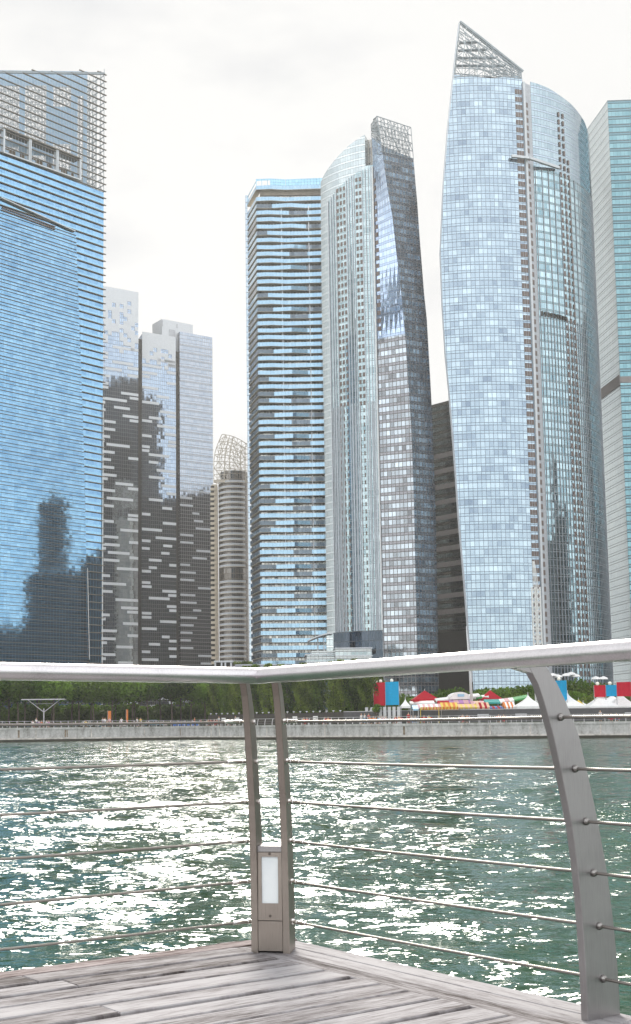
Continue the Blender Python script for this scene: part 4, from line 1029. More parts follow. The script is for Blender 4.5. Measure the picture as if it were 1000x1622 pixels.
# ================================================================== WATER
ZW = -1.6
bank = [atZ(-700, 1186, ZW)[:2], atZ(0, 1176, ZW)[:2], atZ(285, 1171.5, ZW)[:2], atZ(620, 1171.8, ZW)[:2], atZ(1000, 1168.8, ZW)[:2], atZ(1500, 1164.5, ZW)[:2]]
def water():
    # one sheet, finer near the boardwalk; real waves as a sum of travelling trains with sharpened crests
    th = np.concatenate([np.linspace(-180, -26, 60, endpoint=False), np.linspace(-26, 24, 620, endpoint=False), np.linspace(24, 180, 60)])
    rr = np.concatenate([[0.2, 1.5, 3], np.geomspace(4.5, 330, 640), [420, 600, 900, 1600]])
    T, Rr = np.meshgrid(np.radians(th), rr); X = Rr*np.sin(T); Y = Rr*np.cos(T); Z = np.zeros_like(X); DX = np.zeros_like(X); DY = np.zeros_like(X)
    r_ = np.random.default_rng(5); fade = np.clip((320-Rr)/100, 0, 1)
    for lam, amp, n in ((7, .030, 7), (3.2, .020, 10), (1.6, .0125, 14), (.85, .0075, 16), (.45, .0035, 14)):
        for i in range(n):
            a = r_.normal(-1.35, .75); k = 2*math.pi/(lam*r_.uniform(.7, 1.4)); ph = r_.uniform(0, 6.28); A = amp*r_.uniform(.4, 1.2)*.62
            cell = Rr*(np.radians(50)/620); cellr = Rr*.0067; att = np.clip((2*math.pi/k)/(np.maximum(cell, cellr)*2.5)-.6, 0, 1)
            q = k*(X*math.cos(a)+Y*math.sin(a))+ph+.8*np.sin(.13*X+i)*np.sin(.11*Y+1.7*i)
            Z += A*np.cos(q)*att*fade; DX -= .9*A*math.cos(a)*np.sin(q)*att*fade; DY -= .9*A*math.sin(a)*np.sin(q)*att*fade
    # patches of livelier and calmer water
    pat = .75+.35*np.sin(.21*X+.6*np.sin(.17*Y))*np.sin(.16*Y+1.1*np.sin(.12*X)); Z *= pat
    co = np.stack([X+DX, Y+DY, Z+ZW], -1).reshape(-1, 3); nr, nc = X.shape
    idx = np.arange(nr*nc).reshape(nr, nc); f = np.stack([idx[:-1, :-1], idx[1:, :-1], idx[1:, 1:], idx[:-1, 1:]], -1).reshape(-1, 4)
    me = bpy.data.meshes.new('water'); me.vertices.add(len(co)); me.vertices.foreach_set('co', co.astype(np.float32).ravel())
    me.loops.add(f.size); me.loops.foreach_set('vertex_index', f.ravel().astype(np.int32)); me.polygons.add(len(f))
    me.polygons.foreach_set('loop_start', np.arange(0, f.size, 4, dtype=np.int32)); me.update(calc_edges=True)
    me.polygons.foreach_set('use_smooth', np.ones(len(f), bool)); me.validate()
    b = NB('bay_water'); tc = b.n('TexCoord')
    b.set('Base Color', b.ramp(b.noise(tc.outputs['Object'], .03, 3), [(.35, (.014, .052, .028)), (.65, (.024, .068, .028))])); b.set('Roughness', .10); b.set('IOR', 1.33); b.set('Specular IOR Level', .5)
    g = b.n('NewGeometry'); acc = g.outputs['Normal']
    for sc3, k3, st3 in (((.85, 1.6, 1), 13.0, 1.05), ((.85, 1.5, 1), 4.6, 1.45), ((.7, 1.0, 1), 1.7, .9), ((.8, .6, 1), .5, .62)):
        mm = b.mapping(tc.outputs['Object'], sc3); nn = b.n('TexNoise'); nn.inputs['Scale'].default_value = k3; nn.inputs['Detail'].default_value = 3; nn.inputs['Roughness'].default_value = .6; b.L(mm, nn.inputs['Vector'])
        su = b.n('VectorMath', operation='SUBTRACT'); b.L(nn.outputs['Color'], su.inputs[0]); su.inputs[1].default_value = (.5, .5, .5)
        ml = b.n('VectorMath', operation='MULTIPLY'); b.L(su.outputs[0], ml.inputs[0]); ml.inputs[1].default_value = (st3*.78, st3*.80, 0)
        ad = b.n('VectorMath', operation='ADD'); b.L(acc, ad.inputs[0]); b.L(ml.outputs[0], ad.inputs[1]); acc = ad.outputs[0]
    nm = b.n('VectorMath', operation='NORMALIZE'); b.L(acc, nm.inputs[0]); b.L(nm.outputs[0], b.b.inputs['Normal'])
    me.materials.append(b.m); o = bpy.data.objects.new('water', me); COL.objects.link(o); tag(o, kind='structure')
water()
# ================================================================== FAR BANK
def offs(pts, d):
    """offset a polyline away from the water by d"""
    out = []
    for i, p in enumerate(pts):
        a = pts[max(i-1, 0)]; b_ = pts[min(i+1, len(pts)-1)]; t = _n(b_-a); out.append(p+np.array([-t[1], t[0]])*d)
    return out
def along(pts, px):
    """plan point of the polyline seen at column px"""
    for a, b_ in zip(pts, pts[1:]):
        xa = proj((*a, GZ))[0]; xb = proj((*b_, GZ))[0]
        if xa <= px <= xb:
            lo, hi = 0., 1.
            for _ in range(30):
                m = (lo+hi)/2
                if proj((*(a+(b_-a)*m), GZ))[0] < px: lo = m
                else: hi = m
            return a+(b_-a)*lo, math.atan2(*(b_-a)[::-1])
    return pts[-1], 0.
def strip(mb, pts, d0, d1, z0, z1, mi=0):
    P, Q = offs(pts, d0), offs(pts, d1)
    for i in range(len(pts)-1): mb.hexa([(*P[i], z0), (*P[i+1], z0), (*Q[i+1], z0), (*Q[i], z0), (*P[i], z1), (*P[i+1], z1), (*Q[i+1], z1), (*Q[i], z1)], mi)
# land: one sheet reaching the horizon
b = NB('city_ground'); tc = b.n('TexCoord'); b.set('Base Color', b.ramp(b.noise(tc.outputs['Object'], .12, 6, .6), [(.35, (.10, .095, .085)), (.65, (.17, .16, .145))])); b.set('Roughness', .9)
mb = MB(); Q = offs(bank, .3)
for i in range(len(Q)-1):
    a, c = Q[i], Q[i+1]; mb.quad((*a, GZ-.02), (*c, GZ-.02), (c[0]*1.0+(c[0]-40)*16, 7000, GZ-.02), (a[0]+(a[0]-40)*16, 7000, GZ-.02))
tag(mb.build('ground', 'city_ground'), kind='structure')
b = NB('promenade_paving'); tc = b.n('TexCoord'); b.set('Base Color', b.ramp(b.noise(tc.outputs['Object'], .8, 5, .6), [(.35, (.30, .29, .27)), (.65, (.40, .385, .36))])); b.set('Roughness', .8)
mb = MB(); strip(mb, bank, .1, 9, GZ-.1, GZ+.0); tag(mb.build('promenade', 'promenade_paving'), kind='structure')
plain('asphalt', (.055, .055, .057), .9)
mb = MB(); strip(mb, bank, 52, 64, GZ-.1, GZ+.004); tag(mb.build('road', 'asphalt'), kind='structure')
plain('grass_green', (.06, .11, .03), .9, 0, .3, .6)
mb = MB(); strip(mb, bank, 9.2, 51.5, GZ-.1, GZ+.06); tag(mb.build('lawn', 'grass_green'), kind='structure')
def quay():
    b = NB('quay_concrete'); tc = b.n('TexCoord'); m = b.mapping(tc.outputs['Object'], (1, 1, .35)); f = b.noise(m, .9, 8, .66); g = b.noise(tc.outputs['Object'], 3.0, 6, .7)
    h = b.m_('ADD', b.m_('MULTIPLY', f, .6), b.m_('MULTIPLY', g, .4)); b.set('Base Color', b.ramp(h, [(.34, (.2, .19, .17)), (.48, (.42, .415, .41)), (.62, (.56, .555, .55))])); b.set('Roughness', .85)
    plain('quay_ledge', (.52, .49, .46), .8, 0, .3, 1.2); plain('tide_stain', (.035, .032, .02), .6, 0, .4, 1)
    root = empty('quay_wall', (*bank[2], ZW), label='long grey concrete quay wall with a pale ledge and dark tide mark across the bay', cat='quay wall')
    mb = MB(); strip(mb, bank, 0, .5, ZW+.78, GZ-.42, 0); under(mb.build('wall_face', 'quay_concrete'), root)
    mb = MB(); strip(mb, bank, -.12, .6, GZ-.42, GZ-.02, 0); under(mb.build('coping', 'quay_concrete'), root)
    mb = MB(); strip(mb, bank, -.35, .5, ZW+.50, ZW+.78); under(mb.build('ledge', 'quay_ledge'), root)
    mb = MB(); strip(mb, bank, -.30, .5, ZW-1.5, ZW+.50); under(mb.build('tide_band', 'tide_stain'), root)
    mb = MB()
    for px in [57, 145, 229, 335, 348, 423, 515, 600, 685, 731, 776, 840, 888, 951, 999, -40, 1060]:
        p, a = along(bank, px); n = np.array([math.sin(a), -math.cos(a)]); c = p+n*.02; mb.box((*c, (ZW+.8+GZ-.42)/2), (.28, .1, GZ-.42-ZW-.8), rz=a)
    under(mb.build('joint', 'quay_ledge'), root)
    rnd = random.Random(2); mb = MB()
    for px in (30, 104, 107, 286, 640, 868): 
        p, a = along(bank, px); n = np.array([math.sin(a), -math.cos(a)]); c = p+n*.01; mb.box((*c, (ZW+.9+GZ-.5)/2), (rnd.uniform(.15, .4), .06, GZ-.5-ZW-.9), rz=a)
    under(mb.build('stain', 'quay_stain'), root)
plain('quay_stain', (.24, .19, .14), .9, 0, .4, 2)
quay()
plain('grey_paint', (.50, .49, .50), .5, .3)
def bank_rail():
    rp = offs(bank, .45); root = empty('promenade_railing', (*bank[2], GZ), label='low steel railing with curved posts along the far promenade', cat='railing')
    rails = MB(); tot = 0
    for a, b_ in zip(rp, rp[1:]):
        a3 = (*a, GZ+1.32); b3 = (*b_, GZ+1.32); rails.beam(a3, b3, .04)
    under(rails.build('top_rail', 'grey_paint'), root)
    w1 = MB()
    for h in (.35, .8):
        for a, b_ in zip(rp, rp[1:]): w1.beam((*a, GZ+h), (*b_, GZ+h), .009)
    under(w1.build('wires', 'grey_paint'), root)
    k = 0; pxs = list(np.arange(-8, 640, 11.6))+list(np.arange(645, 1010, 16.5)); proto = None
    for px in pxs:
        p, a = along(rp, px); n = np.array([math.sin(a), -math.cos(a)])
        if proto is None:
            mb = MB(); q = [(0, -.28, 0), (0, -.26, .4), (0, -.18, .8), (0, -.02, 1.28)]
            for u, v in zip(q, q[1:]): mb.hexa([(-.06, u[1]-.07, u[2]), (.06, u[1]-.07, u[2]), (.06, u[1]+.07, u[2]), (-.06, u[1]+.07, u[2]), (-.06, v[1]-.07, v[2]), (.06, v[1]-.07, v[2]), (.06, v[1]+.07, v[2]), (-.06, v[1]+.07, v[2])])
            o = proto = mb.build('post', 'grey_paint')
        else: o = proto.copy(); COL.objects.link(o)
        o.parent = root; o.location = (p[0]-bank[2][0], p[1]-bank[2][1], 0); o.rotation_euler.z = a; k += 1
bank_rail()
plain('black_panel', (.040, .036, .030), .7); plain('grey_panel', (.075, .075, .08), .7)
def hoarding():
    hp = offs(bank, 10); a0 = along(hp, 330)[0]; pts = [a0, along(hp, 545)[0]]; root = empty('hoarding', (*a0, GZ), label='long black hoarding with small lamps on top at the foot of the dense trees', cat='fence')
    mb = MB(); n = 26
    for i in range(n):
        a = pts[0]+(pts[1]-pts[0])*i/n; b_ = pts[0]+(pts[1]-pts[0])*(i+.985)/n; mb.hexa([(*a, GZ), (*b_, GZ), (b_[0], b_[1]+.12, GZ), (a[0], a[1]+.12, GZ), (*a, GZ+2.5), (*b_, GZ+2.5), (b_[0], b_[1]+.12, GZ+2.5), (a[0], a[1]+.12, GZ+2.5)])
    under(mb.build('panels', 'black_panel'), root)
    mbp = MB()
    for i in range(22):
        a = pts[0]+(pts[1]-pts[0])*(i+.5)/22; mb = MB(); mb.beam((a[0], a[1]-.1, GZ+2.5), (a[0], a[1]-.25, GZ+2.75), .05); mb.box((a[0], a[1]-.3, GZ+2.78), (.4, .3, .16)); under(mb.build('lamp_head', 'white_metal'), root)
    a0 = along(hp, 545)[0]; pts = [a0, along(hp, 800)[0], along(hp, 1040)[0]]; root = empty('hoarding', (*a0, GZ), label='long dark grey hoarding in front of the fairground stalls and white tents', cat='fence')
    mb = MB()
    for s, e in zip(pts, pts[1:]):
        for i in range(22):
            a = s+(e-s)*i/22; b_ = s+(e-s)*(i+.99)/22; mb.hexa([(*a, GZ), (*b_, GZ), (b_[0], b_[1]+.12, GZ), (a[0], a[1]+.12, GZ), (*a, GZ+2.5), (*b_, GZ+2.5), (b_[0], b_[1]+.12, GZ+2.5), (a[0], a[1]+.12, GZ+2.5)])
    under(mb.build('panels', 'grey_panel'), root)
    mb = MB()
    for s, e in zip(pts, pts[1:]): mb.beam((*s, GZ+2.55), (*e, GZ+2.55), .06)
    under(mb.build('top_rail', 'grey_paint'), root)
hoarding()

# ================================================================== TREES
def leafmat(name, lo, hi):
    b = NB(name); oi = b.n('Attribute', attribute_name='rnd'); ob = b.n('ObjectInfo')
    f = b.m_('ADD', b.m_('MULTIPLY', oi.outputs['Fac'], .62), b.m_('MULTIPLY', ob.outputs['Random'], .38)); b.set('Base Color', b.ramp(f, [(.1, lo), (.8, hi)])); b.set('Roughness', .6); b.set('Specular IOR Level', .3)
    tr = b.n('BsdfTranslucent'); b.L(b.b.inputs['Base Color'].links[0].from_socket, tr.inputs[0]); mxs = b.n('MixShader'); mxs.inputs[0].default_value = .5
    out = b.t.nodes['Material Output']; b.L(b.b.outputs[0], mxs.inputs[1]); b.L(tr.outputs[0], mxs.inputs[2]); b.L(mxs.outputs[0], out.inputs['Surface'])
leafmat('leaf_green', (.025, .07, .006), (.20, .34, .035)); leafmat('leaf_dark', (.02, .05, .006), (.14, .23, .025)); leafmat('leaf_olive', (.04, .075, .008), (.22, .30, .04))
plain('bark', (.10, .08, .06), .9, 0, .3, 3)
def crown(center, rad, n, size, seed, mat, lobes=9, squash=.75, mesh_name='crown'):
    r = np.random.default_rng(seed); cx = []
    for i in range(lobes):
        v = r.normal(size=3); v /= np.linalg.norm(v); cx.append((v*np.array([1, 1, .7])*rad*r.uniform(.35, .62), rad*r.uniform(.34, .55)))
    pts = []; w = np.array([c[1]**2 for c in cx]); w /= w.sum()
    L = r.choice(lobes, n, p=w); v = r.normal(size=(n, 3)); v /= np.linalg.norm(v, axis=1)[:, None]
    cc = np.array([c[0] for c in cx])[L]; rr = np.array([c[1] for c in cx])[L]
    p = cc+v*(rr*r.uniform(.72, 1.06, n))[:, None]; p[:, 2] *= squash; p += np.array(center)
    nrm = v+r.normal(scale=.55, size=(n, 3)); nrm /= np.linalg.norm(nrm, axis=1)[:, None]
    a = np.cross(nrm, r.normal(size=(n, 3))); a /= np.linalg.norm(a, axis=1)[:, None]; b_ = np.cross(nrm, a); s = (size*r.uniform(.6, 1.4, n))[:, None]
    q = np.stack([p-a*s*.9, p-b_*s*.5, p+a*s*.9, p+b_*s*.5], 1).reshape(-1, 3)
    f = np.arange(4*n).reshape(-1, 4); me = bpy.data.meshes.new(mesh_name); me.from_pydata(q.tolist(), [], f.tolist()); me.materials.append(MAT[mat])
    at = me.attributes.new('rnd', 'FLOAT', 'FACE'); lob = r.uniform(0, 1, lobes)[L]; at.data.foreach_set('value', (.55*lob+.45*r.uniform(0, 1, n)).astype(np.float32)); me.update(); return me
def tree_proto(name, h, rad, th, n, size, seed, mat, squash=.75, label=None, group=None, lobes=10):
    root = empty(name, label=label, cat='tree', group=group); rnd = random.Random(seed)
    me = crown((0, 0, h-rad*squash*.9), rad, n, size, seed, mat, lobes, squash); o = bpy.data.objects.new('crown', me); COL.objects.link(o); o.parent = root
    mb = MB(); lean = rnd.uniform(-.3, .3); top = Vector((lean, rnd.uniform(-.3, .3), h-rad*squash*1.2))
    mb.tube([(0, 0, 0), top*.4+Vector((.1, 0, 0)), top], [.24, .19, .13], 7)
    for k in range(5):
        an = k*1.26+rnd.uniform(-.3, .3); s = top*rnd.uniform(.55, .9); mb.tube([s, s+Vector((math.cos(an)*rad*.35, math.sin(an)*rad*.35, rad*.3)), s+Vector((math.cos(an)*rad*.6, math.sin(an)*rad*.6, rad*.55))], [.1, .07, .03], 5)
    mb.build('trunk', 'bark', root, smooth=True); return root
def place_first(protos, spots, labels_fn=None):
    used = set()
    for i, (x, y, rz, k, s) in enumerate(spots):
        p = protos[k % len(protos)]
        if k % len(protos) not in used: used.add(k % len(protos)); o = p; o.location = (x, y, GZ); o.rotation_euler.z = rz
        else: o = copy_tree(p, loc=(x, y, GZ), rz=rz)
        o.scale = (s, s, s)
        if labels_fn: o['label'] = labels_fn(i)
def trees():
    rnd = random.Random(21); G1 = 'broad leafy trees in the row behind the left promenade'
    L1 = 'broad leafy tree in the dense row behind the left promenade'
    ps = [tree_proto('broadleaf_tree', 12.0+.5*k, 4.7+.3*k, 0, 2400, .42, 30+k, 'leaf_green' if k != 2 else 'leaf_dark', squash=.88, label=L1, group=G1) for k in range(4)]
    sp = []
    hp = offs(bank, 17)
    for i, px in enumerate(np.arange(-30, 345, 30)):
        p, a = along(hp, px+rnd.uniform(-6, 6)); sp.append((p[0], p[1]+rnd.uniform(-2, 3), rnd.uniform(0, 6), i, rnd.uniform(.92, 1.08)))
    hp2 = offs(bank, 30)
    for i, px in enumerate(np.arange(-20, 360, 34)):
        p, a = along(hp2, px+rnd.uniform(-6, 6)); sp.append((p[0], p[1]+rnd.uniform(-2, 3), rnd.uniform(0, 6), i+2, rnd.uniform(.95, 1.12)))
    place_first(ps, sp)
    # understorey shrubs closing the view under the crowns
    sh = empty('shrub', label='dark rounded shrub under the tree row on the left bank', cat='shrub', group='shrubs under the left tree row'); me = crown((0, 0, 2.3), 3.0, 1300, .36, 140, 'leaf_dark', 8, .85, 'foliage'); o = bpy.data.objects.new('foliage', me); COL.objects.link(o); o.parent = sh; mb = MB(); mb.tube([(0, 0, 0), (0, 0, 2)], .12, 5); mb.build('stem', 'bark', sh)
    hp = offs(bank, 40); place_first([sh], [(*(along(hp, px)[0]+(0, rnd.uniform(-2, 2))), rnd.uniform(0, 6), 0, rnd.uniform(1.2, 1.5)) for px in np.arange(-15, 380, 17)])
    G2 = 'tall narrow dense trees behind the black hoarding'; L2 = 'tall narrow olive green tree behind the black hoarding'
    def col_tree(seed, mat):
        root = empty('columnar_tree', label=L2, cat='tree', group=G2); r = np.random.default_rng(seed); n = 2600
        z = r.uniform(.8, 12.8, n); an = r.uniform(0, 6.283, n); rad = (1.75*np.sin(np.clip(z/13.2, 0, 1)*math.pi)**.35)*(.78+.3*np.sin(3*an+z*.9+seed))*r.uniform(.7, 1.05, n)
        p = np.stack([rad*np.cos(an), rad*np.sin(an), z], 1); v = np.stack([np.cos(an), np.sin(an), np.full(n, .5)], 1)+r.normal(scale=.5, size=(n, 3)); v /= np.linalg.norm(v, axis=1)[:, None]
        a = np.cross(v, r.normal(size=(n, 3))); a /= np.linalg.norm(a, axis=1)[:, None]; b_ = np.cross(v, a); s = (.27*r.uniform(.6, 1.4, n))[:, None]
        q = np.stack([p-a*s*.8, p-b_*s*.5, p+a*s*.8, p+b_*s*.5], 1).reshape(-1, 3); me = bpy.data.meshes.new('crown'); me.from_pydata(q.tolist(), [], np.arange(4*n).reshape(-1, 4).tolist()); me.materials.append(MAT[mat])
        at = me.attributes.new('rnd', 'FLOAT', 'FACE'); at.data.foreach_set('value', np.clip(.5+.35*np.sin(z*1.3+2*an)+r.normal(scale=.2, size=n), 0, 1).astype(np.float32)); me.update()
        o = bpy.data.objects.new('crown', me); COL.objects.link(o); o.parent = root
        mb = MB(); mb.tube([(0, 0, 0), (.05, 0, 6), (0, 0, 12)], [.16, .12, .04], 6); mb.build('trunk', 'bark', root); return root
    ps = [col_tree(50+k, ('leaf_olive', 'leaf_dark', 'leaf_olive')[k]) for k in range(3)]
    sp = []; hp = offs(bank, 13.5)
    for i, px in enumerate(np.arange(340, 600, 17)):
        p, a = along(hp, px+rnd.uniform(-4, 4)); sp.append((p[0], p[1]+rnd.uniform(-.8, .8), rnd.uniform(0, 6), i, rnd.uniform(.93, 1.05)))
    hp = offs(bank, 17)
    for i, px in enumerate(np.arange(345, 600, 20)):
        p, a = along(hp, px+rnd.uniform(-4, 4)); sp.append((p[0], p[1]+rnd.uniform(-.8, .8), rnd.uniform(0, 6), i+1, rnd.uniform(1.0, 1.08)))
    place_first(ps, sp)
    # bushy trees behind the fairground
    G3 = 'rounded bushy trees behind the fairground tents'; L3 = 'rounded bushy tree in the belt behind the fairground tents'
    ps = [tree_proto('bushy_tree', 7.0, 4.6, 0, 2000, .34, 70+k, ('leaf_green', 'leaf_olive', 'leaf_dark')[k], squash=.62, label=L3, group=G3) for k in range(3)]
    for p in ps: pass
    sp = []; hp = offs(bank, 62)
    hh = lambda px: np.interp(px, [590, 640, 680, 720, 760, 830, 900, 1000], [1092, 1090, 1100, 1086, 1082, 1078, 1072, 1078])
    for i, px in enumerate(np.arange(600, 1020, 20)):
        p, a = along(hp, px+rnd.uniform(-5, 5)); want = atY(px, hh(px), p[1])[2]-GZ; sp.append((p[0], p[1]+rnd.uniform(-3, 3), rnd.uniform(0, 6), i, want/7.3*rnd.uniform(.93, 1.05)))
    hp = offs(bank, 46)
    for i, px in enumerate(np.arange(590, 1020, 23)):
        p, a = along(hp, px+rnd.uniform(-6, 6)); want = atY(px, hh(px)+12, p[1])[2]-GZ; sp.append((p[0], p[1]+rnd.uniform(-3, 3), rnd.uniform(0, 6), i+1, want/7.3*rnd.uniform(.85, 1.0)))
    place_first(ps, sp)
    # small light-green tree in front of the red panel, roof garden shrubs
    t = tree_proto('young_tree', 4.2, 1.3, 0, 500, .2, 91, 'leaf_green', squash=.9, label='small light green tree poking up in front of the red panel'); p, a = along(offs(bank, 11.5), 597); t.location = (*p, GZ)
trees()
# ================================================================== THINGS ON THE FAR BANK
def paint(name, c, rough=.5, var=.06): plain(name, c, rough, 0, var, 3)
for nme, c in dict(p_red=(.70, .008, .04), p_blue=(.004, .42, .80), p_white=(.90, .90, .90), p_yellow=(.80, .60, .10), p_orange=(.75, .22, .04), p_teal=(.02, .36, .34), p_green=(.08, .40, .12), p_purple=(.48, .22, .50), p_pink=(.72, .42, .46), p_peach=(.80, .52, .34), p_navy=(.03, .09, .32), p_skyblue=(.30, .52, .72), p_black=(.02, .02, .022), p_car_blue=(.22, .42, .62), p_grey=(.42, .43, .45), p_skin=(.50, .30, .20), p_hair=(.02, .015, .012), p_denim=(.06, .09, .17), p_tyre=(.015, .015, .016), p_glass=(.03, .04, .05), p_globe=(.85, .83, .74), p_blue2=(.03, .14, .50)).items(): paint(nme, c)
for k_ in ('p_red', 'p_blue', 'p_white', 'p_yellow', 'p_orange', 'p_teal', 'p_green', 'p_purple', 'p_pink', 'p_peach'):   # thin fabric lets some sun through
    m_ = MAT[k_]; t_ = m_.node_tree; pb = t_.nodes['Principled BSDF']; tl = t_.nodes.new('ShaderNodeBsdfTranslucent'); t_.links.new(pb.inputs['Base Color'].links[0].from_socket, tl.inputs[0]); ms = t_.nodes.new('ShaderNodeMixShader'); ms.inputs[0].default_value = .6 if k_ in ('p_red', 'p_blue') else .2
    t_.links.new(pb.outputs[0], ms.inputs[1]); t_.links.new(tl.outputs[0], ms.inputs[2]); t_.links.new(ms.outputs[0], t_.nodes['Material Output'].inputs['Surface'])
def pole(mb, x, y, z0, z1, r, mi=0, n=8, r2=None): mb.tube([(x, y, z0), (x, y, z1)], [r, r2 or r], n, mi=mi)
def at_bank(px, d):
    p, a = along(offs(bank, d), px); return float(p[0]), float(p[1]), a
# --- coloured panels with globe lamps
def panel(px0, px1, yt, yb, d, mat, label, globes=(), notch=False):
    x0, y0, a = at_bank(px0, d); x1, y1, _ = at_bank(px1, d); zt = atY(px0, yt, y0)[2]; zb = atY(px0, yb, y0)[2]
    root = empty('fabric_panel', ((x0+x1)/2, (y0+y1)/2, GZ), label=label, cat='banner'); mb = MB()
    n = 8
    for i in range(n):
        f = lambda u: (x0+(x1-x0)*u, y0+(y1-y0)*u-.06*math.sin(u*9))
        u, v = i/n+.002, (i+1)/n-.002; dn = lambda t: (zb-2.0*(1-abs(t-.42)/.58)) if notch else zb
        mb.quad((*f(u), dn(u)), (*f(v+.004), dn(v)), (*f(v+.004), zt), (*f(u), zt))
    under(mb.build('sheet', mat), root)
    for xx, yy in ((x0, y0), (x1, y1)): mb = MB(); pole(mb, xx, yy+.12, GZ, zt+.05, .06); under(mb.build('pole', 'grey_paint'), root)
    for g in globes:
        x = x0+(x1-x0)*g; mb = MB(); 
        for (za, ra, zb_, rb) in [(math.sin(R(t))*.36, math.cos(R(t))*.36, math.sin(R(t+30))*.36, math.cos(R(t+30))*.36) for t in range(-90, 90, 30)]: mb.tube([(x, y0, zt+.3+za), (x, y0, zt+.3+zb_)], [max(ra, .01), max(rb, .01)], 10, cap=False)
        under(mb.build('globe_lamp', 'p_globe', smooth=True), root)
panel(593, 611.3, 1081.5, 1118, 13, 'p_red', 'tall red fabric panel with two globe lamps, left of the first blue panel', (.25, .7))
panel(611.8, 633, 1080.5, 1117, 13, 'p_blue', 'bright blue fabric panel joined to the leftmost red panel', (.55,))
panel(862, 880, 1078, 1108, 13, 'p_red', 'red fabric panel partly hidden by the big railing post', ())
panel(880.5, 900, 1078, 1107, 13, 'p_blue', 'blue fabric panel with a pointed foot just right of the big railing post', (.42,), notch=True)
panel(943.5, 961.5, 1085.5, 1104, 13, 'p_red', 'small red fabric panel left of the rightmost blue panel', (.33,))
panel(962.3, 979, 1085, 1103, 13, 'p_blue', 'small blue fabric panel between two red ones at the right', (.42,))
panel(979.5, 1002, 1080.5, 1103, 13, 'p_red', 'large red fabric panel at the right edge', ())
# --- tents
def peak_tent(px, yap, yb, half_px, d, mat, label, name='peaked_tent', sides=8, wall=1.2, conc=.55, hub=True):
    x, y, a = at_bank(px, d); zt = atY(px, yap, y)[2]; zb = atY(px, yb, y)[2]; hw = half_px/F*y
    root = empty(name, (x, y, GZ), label=label, cat='tent'); mb = MB(); N = 7
    ring = lambda t: [(x+hw*rr(t)*sx, y+hw*rr(t)*sy, zb+(zt-zb)*t) for sx, sy in sq]
    rr = lambda t: (1-t)**(1+conc*1.4)*.97+.03*(1-t)
    sq = []
    for k in range(4):
        c = [(-1, -1), (1, -1), (1, 1), (-1, 1)]; p, q = c[k], c[(k+1) % 4]
        for j in range(4): sq.append((p[0]+(q[0]-p[0])*j/4, p[1]+(q[1]-p[1])*j/4))
    prev = ring(0)
    for j in range(1, N+1):
        cur = ring(j/N)
        for k in range(16): mb.quad(prev[k], prev[(k+1) % 16], cur[(k+1) % 16], cur[k])
        prev = cur
    for k in range(16):
        a_, b_ = ring(0)[k], ring(0)[(k+1) % 16]; mb.quad((a_[0], a_[1], zb-.45), (b_[0], b_[1], zb-.45), b_, a_)
    under(mb.build('canopy', mat), root)
    for sx in (-1, 1):
        for sy in (-1, 1): mb = MB(); pole(mb, x+hw*.96*sx, y+hw*.96*sy, GZ, zb, .05); under(mb.build('pole', 'grey_paint'), root)
    if hub: mb = MB(); pole(mb, x, y, zt-.1, zt+.35, .06, r2=.02); under(mb.build('finial', 'p_white'), root)
    return root
peak_tent(643, 1105.5, 1118, 7.5, 14, 'p_white', 'small white peaked tent right beside the leftmost blue panel')
peak_tent(838, 1099, 1119, 22, 14, 'p_white', 'white peaked tent half hidden behind the big railing post, left of it')
peak_tent(901, 1096, 1119, 24, 15, 'p_white', 'white peaked tent immediately right of the big railing post')
peak_tent(953, 1095, 1119, 24, 14, 'p_white', 'white peaked tent below the small red and blue panels')
peak_tent(985, 1094, 1119, 22, 17, 'p_white', 'white peaked tent nearest the right edge, below the large red panel')
peak_tent(925, 1112, 1119, 14, 24, 'p_white', 'low white tent between the second and third big peaked tents')
peak_tent(971, 1101, 1113, 18, 26, 'p_white', 'low broad white tent behind the two rightmost peaks', conc=.1)
peak_tent(918, 1108, 1116, 7, 19, 'p_yellow', 'little pale yellow tent among the white ones', conc=.1)
peak_tent(674, 1093.5, 1108, 20, 24, 'p_red', 'left red pyramid tent behind the long white stall roofs', conc=0.02)
peak_tent(778, 1093, 1107, 16, 26, 'p_red', 'right red pyramid tent near the green bushes', conc=0.02)
def dome():
    x, y, a = at_bank(727, 24); zt = atY(727, 1096.5, y)[2]; zb = atY(727, 1108, y)[2]; r = 16/F*y; root = empty('dome_tent', (x, y, GZ), label='white half-round tent between the two red pyramid tents', cat='tent'); mb = MB(); n = 12
    for i in range(n):
        a0, a1 = math.pi*i/n, math.pi*(i+1)/n; f = lambda t, dy: (x+r*math.cos(t), y+dy, zb+(zt-zb)*math.sin(t))
        mb.quad(f(a0, -3), f(a1, -3), f(a1, 3), f(a0, 3)); mb.tri(f(a0, -3), f(a1, -3), (x, y-3, zb))
    under(mb.build('canopy', 'p_white'), root)
    mb = MB(); mb.box((x+.1, y-3.06, zb+.75), (1.3, .06, .5)); under(mb.build('emblem_patch', 'p_skyblue'), root)
    for sx in (-1, 1): mb = MB(); pole(mb, x+r*sx*.97, y-2.9, GZ, zb, .06); under(mb.build('pole', 'grey_paint'), root)
dome()
